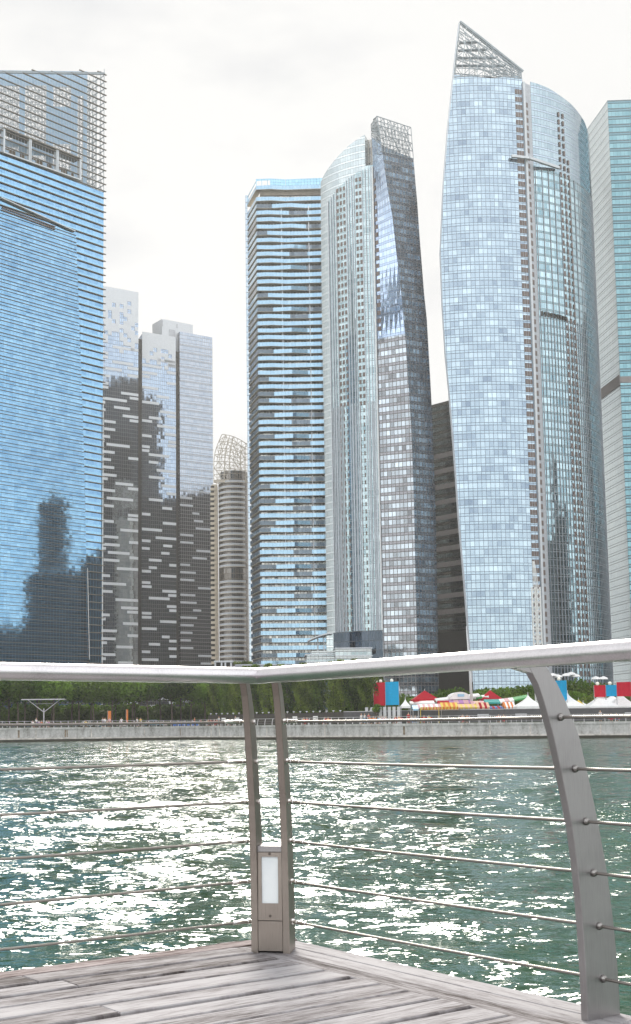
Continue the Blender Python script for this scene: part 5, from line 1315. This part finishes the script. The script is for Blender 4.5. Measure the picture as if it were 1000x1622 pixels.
def stall(px0, px1, yt, yb, d, m1, m2, label, stripes=0, slope=0.):
    x0, y0, a = at_bank(px0, d); x1, y1, _ = at_bank(px1, d); zt = atY(px0, yt, y0)[2]; zb = atY(px0, yb, y0)[2]
    if zb < GZ+1.6: zb = GZ+1.6
    if zt < zb+.35: zt = zb+.35
    root = empty('market_stall', ((x0+x1)/2, (y0+y1)/2, GZ), label=label, cat='stall'); mb = MB(); dp = 3.2; n = max(1, stripes or 1)
    for i in range(n):
        u, v = i/n, (i+1)/n; f = lambda t: (x0+(x1-x0)*t, y0+(y1-y0)*t); mi = i % 2; s = slope
        A = (*f(u), zb+s*u); B = (*f(v), zb+s*v); Cc = (f(v)[0], f(v)[1]+dp*.55, zt+s*v); D = (f(u)[0], f(u)[1]+dp*.55, zt+s*u)
        mb.quad(A, B, Cc, D, mi=mi); E1 = (f(v)[0], f(v)[1]+dp, zb+s*v); E0 = (f(u)[0], f(u)[1]+dp, zb+s*u); mb.quad(D, Cc, E1, E0, mi=mi)
        mb.quad((A[0], A[1], A[2]-.32), (B[0], B[1], B[2]-.32), B, A, mi=mi)
    mb.tri((x0, y0, zb), (x0, y0+dp*.55, zt), (x0, y0+dp, zb)); mb.tri((x1, y1, zb+slope), (x1, y1+dp, zb+slope), (x1, y1+dp*.55, zt+slope))
    under(mb.build('roof', [m1, m2]), root)
    for xx, yy in ((x0, y0), (x1, y1), (x0, y0+dp), (x1, y1+dp)): mb = MB(); pole(mb, xx, yy+.05, GZ, zb, .05); under(mb.build('pole', 'grey_paint'), root)
    mb = MB(); mb.box(((x0+x1)/2, (y0+y1)/2+dp*.6, GZ+.55), (abs(x1-x0)*.9, .8, 1.0), rz=a); under(mb.build('counter', m1), root)
for q in [(651, 690, 1110.5, 1114.5, 20, 'p_white', 'p_white', 'long white awning under the left red pyramid tent', 0, 0),
          (692, 762, 1106, 1109.5, 22, 'p_white', 'p_white', 'very long white awning running under the white half-round tent', 0, .9),
          (735, 776, 1104.5, 1107, 24, 'p_green', 'p_white', 'green and white awning just left of the right red tent', 4, .5),
          (713, 752, 1108.5, 1113.5, 19, 'p_purple', 'p_pink', 'lilac awning below the white half-round tent', 5, 0),
          (696, 714, 1109.5, 1116, 17.5, 'p_red', 'p_red', 'short dark red awning beside the lilac one', 0, 0),
          (770, 794, 1107.5, 1112.5, 20, 'p_teal', 'p_teal', 'teal awning below the right red tent', 0, 0),
          (794, 816, 1107, 1111.5, 20, 'p_white', 'p_pink', 'white and pink awning right of the teal one', 3, .3),
          (812, 840, 1105, 1109, 21, 'p_green', 'p_green', 'green sloping awning near the big railing post', 0, .6),
          (748, 770, 1110, 1115, 18, 'p_pink', 'p_peach', 'pink awning left of the teal one', 3, 0),
          (663, 700, 1115, 1121, 14.5, 'p_pink', 'p_white', 'salmon and white striped awning at the left end of the fair', 9, 0),
          (700, 727, 1112.5, 1120, 14.5, 'p_yellow', 'p_orange', 'yellow and orange striped awning in the front row', 7, 0),
          (727, 757, 1115, 1120, 14.5, 'p_peach', 'p_yellow', 'peach and yellow awning in the middle of the front row', 8, 0),
          (757, 777, 1112.5, 1120, 14.5, 'p_peach', 'p_red', 'peach awning with a red edge in the front row', 5, 0),
          (777, 798, 1118, 1121, 14, 'p_navy', 'p_red', 'blue and red awning at the foot of the front row', 5, 0),
          (800, 818, 1111.5, 1120, 15, 'p_orange', 'p_white', 'rust and white patterned awning left of a white peaked tent', 6, 0),
          (655, 664, 1117, 1123, 13.5, 'p_skyblue', 'p_skyblue', 'small pale blue booth right of the little white tent', 0, 0)]: stall(*q)
def yellow_pennants():
    x0, y0, a = at_bank(667, 12.6); x1, y1, _ = at_bank(727, 12.6); mb = MB(); n = 22; z = atY(690, 1122, y0)[2]
    for i in range(n): u = (i+.5)/n; mb.box((x0+(x1-x0)*u, y0+(y1-y0)*u, z), ((x1-x0)/n*.98, .05, .55), rz=a, mi=i % 2)
    for i in (0, n//2, n): mb.beam((x0+(x1-x0)*i/n, y0+.1, GZ), (x0+(x1-x0)*i/n, y0+.1, z), .05)
    tag(mb.build('bunting', ['p_yellow', 'p_orange']), 'yellow and orange chequered skirt along the left front stalls', 'bunting')
yellow_pennants()
def low_fence():
    x0, y0, a = at_bank(578, 12.2); x1, y1, _ = at_bank(636, 12.2); mb = MB()
    for i in range(8): u = (i+.5)/8; mb.box((x0+(x1-x0)*u, y0+(y1-y0)*u, GZ+1.7), ((x1-x0)/8*.98, .06, 3.3), rz=a)
    tag(mb.build('site_fence', 'p_grey2'), 'pale grey panel fence right under the leftmost red and blue panels', 'fence')
paint('p_grey2', (.55, .56, .58)); low_fence()
# --- cars
def car(px, d, mat, label, L=4.1, first=True, flip=1):
    x, y, a = at_bank(px, d); root = empty('parked_car', (x, y, GZ), rz=a, label=label, cat='car')
    W = .85; prof = [(-2.05, .35), (-2.05, .78), (-1.9, .92), (-1.55, .98), (-1.0, 1.42), (.55, 1.45), (1.15, 1.0), (1.85, .86), (2.05, .70), (2.05, .35)]
    def ex(pr, w0, w1, mb):
        n = len(pr); b_ = len(mb.v); mb.v += [(u, -w0(v), v) for u, v in pr]+[(u, w0(v), v) for u, v in pr]
        mb.f.append(tuple(range(b_, b_+n))); mb.f.append(tuple(range(b_+2*n-1, b_+n-1, -1))); mb.mi += [0, 0]; mb.uv += [(0, 0)]*2*n
        for i in range(n): j = (i+1) % n; mb.f.append((b_+i, b_+n+i, b_+n+j, b_+j)); mb.mi.append(0); mb.uv += [(0, 0)]*4
    mb = MB(); ex(prof, lambda v: .86 if v < 1.0 else .72, None, mb); mb.build('body', mat, root)
    mb = MB()
    for s in (-1, 1):
        for pr in ([(-1.42, 1.0), (-.98, 1.34), (-.3, 1.36), (-.3, 1.0)], [(-.2, 1.0), (-.2, 1.36), (.5, 1.37), (1.0, 1.02)]):
            q = [(u, s*(.865 if v < 1.1 else .745), v) for u, v in pr]; mb.quad(*(q if s < 0 else q[::-1]))
        
    mb.quad((-1.56, -.66, 1.0), (-1.56, .66, 1.0), (-1.05, .62, 1.40), (-1.05, -.62, 1.40)); mb.quad((1.16, .66, 1.03), (1.16, -.66, 1.03), (.60, -.62, 1.42), (.60, .62, 1.42)); mb.build('windows', 'p_glass', root)
    for u in (-1.3, 1.3):
        for s in (-1, 1):
            mb = MB(); mb.tube([(u, s*.68, .32), (u, s*.88, .32)], .32, 14); w_ = mb.build('wheel', 'p_tyre', root); mb = MB(); mb.tube([(u, s*.881, .32), (u, s*.89, .32)], .18, 10); mb.build('rim', 'p_grey', w_)
    for s in (-1, 1): mb = MB(); mb.box((2.03, s*.62, .68), (.08, .3, .14)); mb.build('headlight', 'p_white', root)
    root.scale = (1.1, 1.1, 1.1)
car(141, 26, 'p_white', 'white hatchback parked under the trees right of the steel canopy')
car(243, 27, 'p_car_blue', 'light blue saloon under the trees near the corner of the quay')
car(0, 26, 'p_grey', 'silver car cut off by the left edge under the trees')
# --- steel canopy with V struts
def canopy():
    x, y, a = at_bank(69.5, 6.5); k = 1/F*y; root = empty('shade_canopy', (x, y, GZ), label='slim steel shelter with V-shaped struts on the left promenade', cat='shelter')
    zt = atY(69, 1108, y)[2]; zv = atY(69, 1128, y)[2]
    mb = MB(); mb.box((x, y, zt), (68*k, 2.4, .14)); mb.box((x, y-1.2, zt), (68*k, .12, .22)); under(mb.build('roof', 'grey_paint'), root)
    mb = MB(); mb.tube([(x, y, GZ), (x, y, zv+.8)], .13, 8); under(mb.build('post', 'grey_paint'), root)
    for s in (-1, 1): mb = MB(); mb.beam((x, y, zv), (x+26*k*s, y, zt), .07); under(mb.build('strut', 'grey_paint'), root)
    mb = MB(); mb.beam((x-14*k, y, zt-.9), (x+14*k, y, zt-.9), .03); under(mb.build('tie_bar', 'grey_paint'), root)
canopy()
# --- orange flags among the trees
for px, yt, yb, lab in ((173.5, 1126, 1141, 'orange banner on a pole between tree trunks, beside the standing people'), (201.5, 1124, 1141, 'narrow orange banner on a pole left of the blue saloon')):
    x, y, a = at_bank(px, 11); zt = atY(px, yt, y)[2]; root = empty('banner_flag', (x, y, GZ), label=lab, cat='flag'); w_ = .75 if px < 180 else .45
    mb = MB(); pole(mb, x-w_/2, y, GZ, zt+.1, .035); under(mb.build('pole', 'grey_paint'), root)
    mb = MB(); 
    for i in range(6): z = GZ+.5+(zt-GZ-.5)*i/6; mb.hexa([(x-w_/2+.04, y-.02, z), (x+w_/2, y-.02+.05*math.sin(i), z), (x+w_/2, y+.02+.05*math.sin(i), z), (x-w_/2+.04, y+.02, z), (x-w_/2+.04, y-.02, z+(zt-GZ-.5)/6-.005), (x+w_/2, y-.02, z+(zt-GZ-.5)/6-.005), (x+w_/2, y+.02, z+(zt-GZ-.5)/6-.005), (x-w_/2+.04, y+.02, z+(zt-GZ-.5)/6-.005)])
    under(mb.build('cloth', 'p_orange'), root)
# --- blue barriers
proto = None
for i in range(6):
    x, y, a = at_bank(277+i*7.2, 2.6)
    if proto is None:
        root = empty('barrier', (x, y, GZ), rz=a, cat='barrier', group='blue barriers by the quay corner', label='blue board barrier in the row at the corner of the quay'); mb = MB(); mb.box((0, 0, .62), (.86, .06, .95)); mb.build('board', 'p_blue2', root)
        for s in (-1, 1): mb = MB(); mb.box((s*.36, 0, .08), (.08, .5, .12)); mb.build('foot', 'p_grey', root)
        proto = root
    else: copy_tree(proto, loc=(x, y, GZ), rz=a)
# --- white boards on two legs
for px, lab in ((354.5, 'white framed board between the blue barriers and the left corner post'), (376, 'white framed board close to the left corner post'), (467.5, 'white framed board just right of the right corner post'), (500, 'white framed board in front of the dense narrow trees'), (766, 'pale slatted board left of the big railing post, below the green stalls'), (826, 'pale slatted board touching the big railing post'), (1000, 'pale board at the right edge by the railing')):
    x, y, a = at_bank(px, 3.5); root = empty('information_board', (x, y, GZ), rz=a, label=lab, cat='board'); wd = 1.35 if px < 600 else 2.1
    mb = MB(); 
    for k in range(3 if px < 600 else 5): mb.box((0, 0, .75+k*(.42 if px < 600 else .19)), (wd, .05, .26 if px < 600 else .14))
    mb.build('panel', 'p_white' if px < 600 else 'p_grey2', root)
    for s in (-1, 1): mb = MB(); mb.box((s*wd*.42, .05, .8), (.08, .08, 1.6)); mb.build('leg', 'p_grey', root)
# --- lamp mast, truss masts, parasols
def mast():
    x, y, a = at_bank(749, 20); root = empty('lamp_mast', (x, y, GZ), label='tall tapering white mast in front of the dim low tower', cat='mast')
    zt = atY(743, 992, y)[2]; mb = MB(); mb.tube([(x, y, GZ), (x-.2, y, GZ+(zt-GZ)*.5), (x-.7, y, zt)], [.34, .25, .08], 10); under(mb.build('shaft', 'p_grey2', smooth=True), root)
    mb = MB(); mb.tube([(x, y, GZ), (x, y, GZ+.5)], [.5, .4], 10); under(mb.build('base', 'p_grey'), root)
mast()
def truss_mast():
    x, y, a = at_bank(857, 30); root = empty('truss_tower', (x, y, GZ), label='pair of slender white lattice masts of a fairground ride', cat='mast'); zt = atY(853, 930, y)[2]; k = 1/F*y
    for s, nme in ((-4.2, 'mast'), (3.6, 'mast')):
        mb = MB(); h = .34; n = int((zt-GZ)/.9)
        for i in range(n):
            z0 = GZ+(zt-GZ)*i/n; z1 = GZ+(zt-GZ)*(i+1)/n; xx = x+s*k; c = [(xx-h, y-h), (xx+h, y-h), (xx+h, y+h), (xx-h, y+h)]
            for j in range(4):
                mb.beam((*c[j], z0), (*c[j], z1), .07); e = c[(j+1) % 4]
                if i % 2: mb.beam((*c[j], z0), (*e, z1), .05)
                else: mb.beam((*e, z0), (*c[j], z1), .05)
        under(mb.build('mast', 'p_white'), root)
    for s in (-4.2, -1.5, 1.0, 3.6):
        mb = MB(); mb.beam((x+s*k, y, zt), (x+s*.35*k-.3, y, atY(850, 889, y)[2]), .05); under(mb.build('stay', 'p_white'), root)
truss_mast()
for px, py in ((876, 1066), (884, 1068), (897, 1066), (905, 1064), (912, 1067), (944, 1071), (956, 1071)):
    y = 318; x, _, z = atY(px, py, y); root = empty('parasol', (x, y, GZ), group='white parasols at the foot of the sail tower', label='small white parasol above the bushes at the foot of the sail tower', cat='parasol')
    mb = MB(); mb.tube([(x, y, z-.8), (x, y, z-.3), (x, y, z)], [1.25, .9, .05], 8); under(mb.build('canopy', 'p_white'), root); mb = MB(); pole(mb, x, y, GZ, z-.2, .04); under(mb.build('pole', 'p_grey'), root)
# --- podium buildings
glass('podium_glass', (.22, .28, .3), (.42, .48, .5), 1.3, 2.3, .1, .14, (.42, .44, .45), sp=.4, spc=(.38, .41, .42), wob=.02, cl=.3, rough=.12)
def podium():
    Y = 412; k = 1/F*Y; zy = lambda py: float(atY(540, py, Y)[2]); X = lambda px: float(atY(px, 1030, Y)[0]); root = empty('podium_building', (X(540), Y, GZ), label='pale stepped podium with a curved canopy at the foot of the folded tower', cat='building')
    def block(x0, x1, y0, y1, d0, d1, mat, name, cant=0):
        mb = MB(); a, b_ = X(x0), X(x1); z0, z1 = zy(y0), zy(y1); P = [(a, Y+d0), (b_, Y+d0), (b_, Y+d1), (a+cant, Y+d1)]
        L = 0
        for i in range(4):
            p, q = P[i], P[(i+1) % 4]; d = math.dist(p, q); mb.quad((*p, z0), (*q, z0), (*q, z1), (*p, z1), uv=[(L, z0), (L+d, z0), (L+d, z1), (L, z1)]); L += d
        mb.quad(*[(*p, z1) for p in P]); under(mb.build(name, mat), root)
    block(531, 589, 1075, 1028, 0, 12, 'podium_glass', 'storeys'); block(486, 531, 1075, 1037, 2, 14, 'podium_glass', 'storeys'); block(494, 531, 1037, 1029, 5, 14, 'podium_glass', 'storeys')
    block(519, 530, 1029, 1004, 6, 12, 'white_curved_glass', 'stair_tower')
    for y_ in (1028, 1040, 1052, 1064): block(531, 590, y_, y_-2, -.5, 12.4, 'white_cladding', 'slab_edge')
    for y_ in (1037, 1049): block(484, 531, y_, y_-2, 1.4, 14.4, 'white_cladding', 'slab_edge')
    mb = MB(); n = 10
    for i in range(n):
        f = lambda t: (X(489)+(X(528)-X(489))*t, zy(1014)+(zy(1003)-zy(1014))*math.sin(t*1.57)); (a, za), (b_, zb_) = f(i/n), f((i+1)/n)
        mb.hexa([(a, Y+2, za), (b_, Y+2, zb_), (b_, Y+12, zb_), (a, Y+12, za), (a, Y+2, za+.35), (b_, Y+2, zb_+.35), (b_, Y+12, zb_+.35), (a, Y+12, za+.35)])
    under(mb.build('canopy', 'white_cladding'), root)
    for px in (505, 515): mb = MB(); pole(mb, X(px), Y+6, zy(1030), zy(1008), .18); under(mb.build('column', 'white_cladding'), root)
    # pavilion with white columns
    Y = 420; root = empty('pavilion', (X(355), Y, GZ), label='small flat roofed pavilion with white columns below the brown tower', cat='building')
    block(339, 369, 1047, 1044.5, 0, 8, 'white_cladding', 'roof'); block(342, 366, 1075, 1047, 3, 7, 'dark_recess', 'wall')
    for px in (341, 351, 357, 366): mb = MB(); mb.box((X(px), Y+.5, (GZ+zy(1047))/2), (.55, .5, zy(1047)-GZ)); under(mb.build('column', 'white_cladding'), root)
    root = empty('terrace_building', (X(420), Y, GZ), label='long low terrace with pale edges below the balcony tower', cat='building')
    block(369, 480, 1080, 1056, 1, 12, 'dim_office_glass', 'storey'); block(368, 482, 1056, 1053.5, -.2, 13, 'grey_cladding', 'roof_edge'); block(372, 470, 1052, 1050, 3, 13, 'grey_cladding', 'roof_edge')
    for j, px in enumerate((376, 384, 392)):
        me = crown((0, 0, 1.6), 1.7, 500, .25, 200+j, 'leaf_olive', 6, .8, 'foliage'); o = bpy.data.objects.new('foliage', me); COL.objects.link(o); r2 = empty('roof_shrub', (X(px), Y+5, zy(1053)-.6), group='shrubs on the terrace roof', label='round shrub on the low terrace roof below the balcony tower', cat='shrub'); o.parent = r2
        mb = MB(); mb.tube([(0, 0, 0), (0, 0, 1.3)], .08, 5); mb.build('stem', 'bark', r2)
    # pale ground-floor front of the pixel towers, seen between the trunks
    Y = 345; root = empty('lobby_building', (X(215), Y, GZ), label='pale low frontage seen between tree trunks left of the quay corner', cat='building')
    block(176, 262, 1146, 1120, 0, 8, 'beige_low', 'wall')
    for i in range(8):
        x0 = 180+i*10.3; block(x0, x0+5, 1146, 1124, -.1, -.02, 'p_glass', 'window')
paint('beige_low', (.55, .47, .44)); podium()
# --- people
def skin_obj(name, V, Ed, rad, mat, parent, root_i=0):
    me = bpy.data.meshes.new(name); me.from_pydata(V, Ed, []); o = bpy.data.objects.new(name, me); COL.objects.link(o); me.materials.append(MAT[mat])
    m = o.modifiers.new('skin', 'SKIN'); m.use_smooth_shade = True; sub = o.modifiers.new('sub', 'SUBSURF'); sub.levels = sub.render_levels = 1
    d = me.skin_vertices[0].data
    for i, r in enumerate(rad): d[i].radius = (r, r)
    d[root_i].use_root = True
    o.parent = parent; return o
def person(seated, shirt, trousers, label, loc, rz=0, group=None, arm=0):
    root = empty('person', loc, rz, label=label, cat='person', group=group); root.scale = (1.17, 1.17, 1.17)
    h = -.45 if seated else 0
    J = dict(pel=(0, 0, .95+h), bel=(0, .01, 1.12+h), che=(0, 0, 1.34+h), nek=(0, 0, 1.49+h), hdb=(0, .02, 1.56+h), hd=(0, .02, 1.65+h), hdt=(0, .0, 1.74+h))
    for s, n in ((-1, 'l'), (1, 'r')):
        J[n+'sh'] = (s*.18, 0, 1.40+h); J[n+'el'] = (s*.24, -.03, 1.12+h); J[n+'wr'] = (s*.22+arm*s*.05, -.2 if seated else -.06, (1.05 if seated else .88)+h); J[n+'ha'] = (s*.20, -.28 if seated else -.07, (1.03 if seated else .78)+h)
        J[n+'hi'] = (s*.10, 0, .90+h); J[n+'kn'] = (s*.12, -.42 if seated else -.02, .50 if seated else .50); J[n+'an'] = (s*.11, -.42 if seated else .02, .09); J[n+'to'] = (s*.12, -.58 if seated else -.15, .04)
    K = list(J); ix = {k: i for i, k in enumerate(K)}; Ed = [('pel', 'bel'), ('bel', 'che'), ('che', 'nek'), ('nek', 'hdb'), ('hdb', 'hd'), ('hd', 'hdt')]
    for n in 'lr': Ed += [('che', n+'sh'), (n+'sh', n+'el'), (n+'el', n+'wr'), (n+'wr', n+'ha'), ('pel', n+'hi'), (n+'hi', n+'kn'), (n+'kn', n+'an'), (n+'an', n+'to')]
    rd = dict(pel=.14, bel=.125, che=.15, nek=.055, hdb=.07, hd=.10, hdt=.06)
    for n in 'lr': rd.update({n+'sh': .06, n+'el': .043, n+'wr': .03, n+'ha': .035, n+'hi': .09, n+'kn': .06, n+'an': .042, n+'to': .035})
    skin_obj('body', [J[k] for k in K], [(ix[a], ix[b_]) for a, b_ in Ed], [rd[k] for k in K], 'p_skin', root)
    def sub(name, keys, ed, grow, mat):
        ii = {k: i for i, k in enumerate(keys)}; skin_obj(name, [J[k] for k in keys], [(ii[a], ii[b_]) for a, b_ in ed], [rd[k]+grow for k in keys], mat, root)
    mid = lambda a, b_, t: tuple(J[a][i]+(J[b_][i]-J[a][i])*t for i in range(3))
    for n in 'lr': J[n+'sl'] = mid(n+'sh', n+'el', .8); rd[n+'sl'] = .05; J[n+'cu'] = mid(n+'kn', n+'an', .8); rd[n+'cu'] = .05
    sub('shirt', ['bel', 'pel', 'che', 'lsh', 'lsl', 'rsh', 'rsl'], [('bel', 'pel'), ('bel', 'che'), ('che', 'lsh'), ('lsh', 'lsl'), ('che', 'rsh'), ('rsh', 'rsl')], .018, shirt)
    sub('trousers', ['pel', 'lhi', 'lkn', 'lcu', 'rhi', 'rkn', 'rcu'], [('pel', 'lhi'), ('lhi', 'lkn'), ('lkn', 'lcu'), ('pel', 'rhi'), ('rhi', 'rkn'), ('rkn', 'rcu')], .016, trousers)
    J['hb'] = (0, .045, 1.66+h); J['ht'] = (0, .03, 1.76+h); rd['hb'] = .095; rd['ht'] = .06
    sub('hair', ['hb', 'ht'], [('hb', 'ht')], .012, 'p_hair'); return root
def bench(x, y, a, mat, label):
    root = empty('bench', (x, y, GZ), a, label=label, cat='bench'); root.scale = (1.1, 1.1, 1.17); mb = MB()
    mb.box((0, .05, .43), (1.9, .42, .06)); mb.build('seat', mat, root); mb = MB(); mb.box((0, .30, .72), (1.9, .05, .45)); mb.build('backrest', mat, root)
    for s in (-1, 1): mb = MB(); mb.box((s*.8, .08, .2), (.08, .4, .4)); mb.build('leg', 'p_grey', root)
who = {333: ('first', 'the blue barriers'), 345: ('second', 'the blue barriers')}
seats = [(332, 'p_orange', 'p_red', 'first red bench right of the blue barriers'), (341.5, 'p_red', 'p_red', 'second red bench right of the blue barriers'), (366, 'p_orange', 'p_red', 'red bench between the two white boards left of the corner posts'), (453.5, 'p_red', 'p_orange', 'red bench just right of the right corner post'), (484, 'p_orange', 'p_red', 'red bench between the two white boards right of the corner posts'), (517.5, 'p_red', 'p_orange', 'red bench right of both white boards, before the narrow trees'),
         (589, 'p_orange', 'p_orange', 'orange bench below the leftmost red panel'), (629.5, 'p_red', 'p_orange', 'red bench below the leftmost blue panel'), (676, 'p_red', 'p_yellow', 'red bench below the left end of the stalls'), (736.5, 'p_red', 'p_orange', 'red bench below the yellow and orange stalls'), (794.5, 'p_red', 'p_orange', 'red bench below the blue and red awning'), (973, 'p_red', 'p_orange', 'red bench right of the big post')]
for i, (px, c1, c2, lab) in enumerate(seats):
    x, y, a = at_bank(px, 3.2); bench(x, y, a, 'p_red' if c1 != 'p_orange' or i < 6 else 'p_orange', lab)
    for s, c in ((-.45, c1), (.45, c2)):
        nm = {'p_red': 'red', 'p_orange': 'orange', 'p_yellow': 'yellow'}[c]; side = 'left' if s < 0 else 'right'
        person(True, c, ('p_denim', 'p_black', 'p_red')[(i+(s > 0)) % 3], '%s shirt, %s sitter on the %s' % (nm, side, lab.replace('just ', '').replace('both ', '').replace('the two ', '').replace(' corner posts', ' posts')), (x+s*math.cos(a), y+s*math.sin(a)+.05, GZ), a)
for px, d, sh, tr, lab, st in ((163, 2.5, 'p_grey', 'p_denim', 'person in grey standing left of the one in white near the orange banner', 0), (166.5, 2.2, 'p_white', 'p_denim', 'person in a white shirt standing just left of the orange banner', 0), (170, 3.0, 'p_peach', 'p_black', 'person in peach sitting on the promenade before the orange banner', 1), (173.5, 2.4, 'p_pink', 'p_black', 'person in pink standing right under the orange banner', 0), (192.5, 6, 'p_white', 'p_grey', 'person in white walking between the two orange banners', 0), (217.5, 8, 'p_white', 'p_denim', 'person in white walking left of the light blue saloon', 0), (223, 8, 'p_yellow', 'p_black', 'person in yellow walking beside the light blue saloon', 0),
                               (52, 1.6, 'p_white', 'p_pink', 'person in white, leftmost of the group under the steel shelter', 1), (57.5, 1.8, 'p_white', 'p_denim', 'person in white with upright back, second of the shelter group', 0), (62, 1.5, 'p_purple', 'p_purple', 'person in lilac sitting in the shelter group', 1), (66, 1.6, 'p_orange', 'p_black', 'person in orange sitting under the shelter post', 1), (74, 1.6, 'p_white', 'p_pink', 'person in white sitting right of the shelter post', 1), (77.5, 1.5, 'p_purple', 'p_black', 'person in purple at the right end of the shelter group', 1), (136, 1.8, 'p_yellow', 'p_black', 'person in yellow sitting before the white hatchback', 1),
                               (308.5, 8, 'p_orange', 'p_black', 'person in orange standing behind the row of blue barriers', 0), (318.5, 1.5, 'p_red', 'p_black', 'person in red sitting right of the blue barriers', 1), (347, 2.4, 'p_grey', 'p_black', 'person in grey standing left of the first white board', 0), (373, 2.2, 'p_grey', 'p_navy', 'person in grey standing between the red bench and the second white board', 0),
                               (572.7, 2.5, 'p_white', 'p_white', 'person all in white standing left of the orange bench', 0), (578, 2.8, 'p_white', 'p_skyblue', 'person in white and pale blue beside the orange bench', 0), (584.5, 3.6, 'p_red', 'p_black', 'person in red standing behind the orange bench', 0), (600, 2.5, 'p_skyblue', 'p_grey', 'person in pale blue sitting below the red and blue panel join', 1), (604, 2.3, 'p_white', 'p_pink', 'person in white sitting right of the one in pale blue', 1), (607, 2.3, 'p_pink', 'p_navy', 'person in pink sitting below the blue panel', 1), (611.5, 2.6, 'p_grey', 'p_grey', 'person in grey sitting below the blue panel centre', 1),
                               (647.5, 2.6, 'p_red', 'p_red', 'person all in red standing below the little white tent', 0), (652.5, 2.5, 'p_grey', 'p_navy', 'person in grey sitting right of the one in red', 1), (658, 2.5, 'p_grey', 'p_black', 'person in dark grey sitting below the pale blue booth', 1), (734, 2.2, 'p_white', 'p_red', 'person in white in front of the bench below the striped stalls', 1), (951.5, 5, 'p_grey', 'p_black', 'person in grey walking right of the big post', 0)):
    x, y, a = at_bank(px, d); person(bool(st), sh, tr, lab, (x, y, GZ), a+random.uniform(-.5, .5))
# ================================================================== HAZE
def haze():
    mb = MB(); mb.box((0, 150, 148), (2400, 1900, 304)); o = mb.build('haze', [], None) if 0 else None
    m = bpy.data.materials.new('haze_air'); m.use_nodes = True; t = m.node_tree; t.nodes.remove(t.nodes['Principled BSDF']); v = t.nodes.new('ShaderNodeVolumePrincipled'); v.inputs['Color'].default_value = (.95, .96, .97, 1); v.inputs['Density'].default_value = HAZE_D; v.inputs['Anisotropy'].default_value = .4
    t.links.new(v.outputs[0], t.nodes['Material Output'].inputs['Volume']); o = mb.build('haze', m); tag(o, kind='stuff'); o['label'] = 'thin pale haze over the bay and the city'
HAZE_D = .00013
haze()
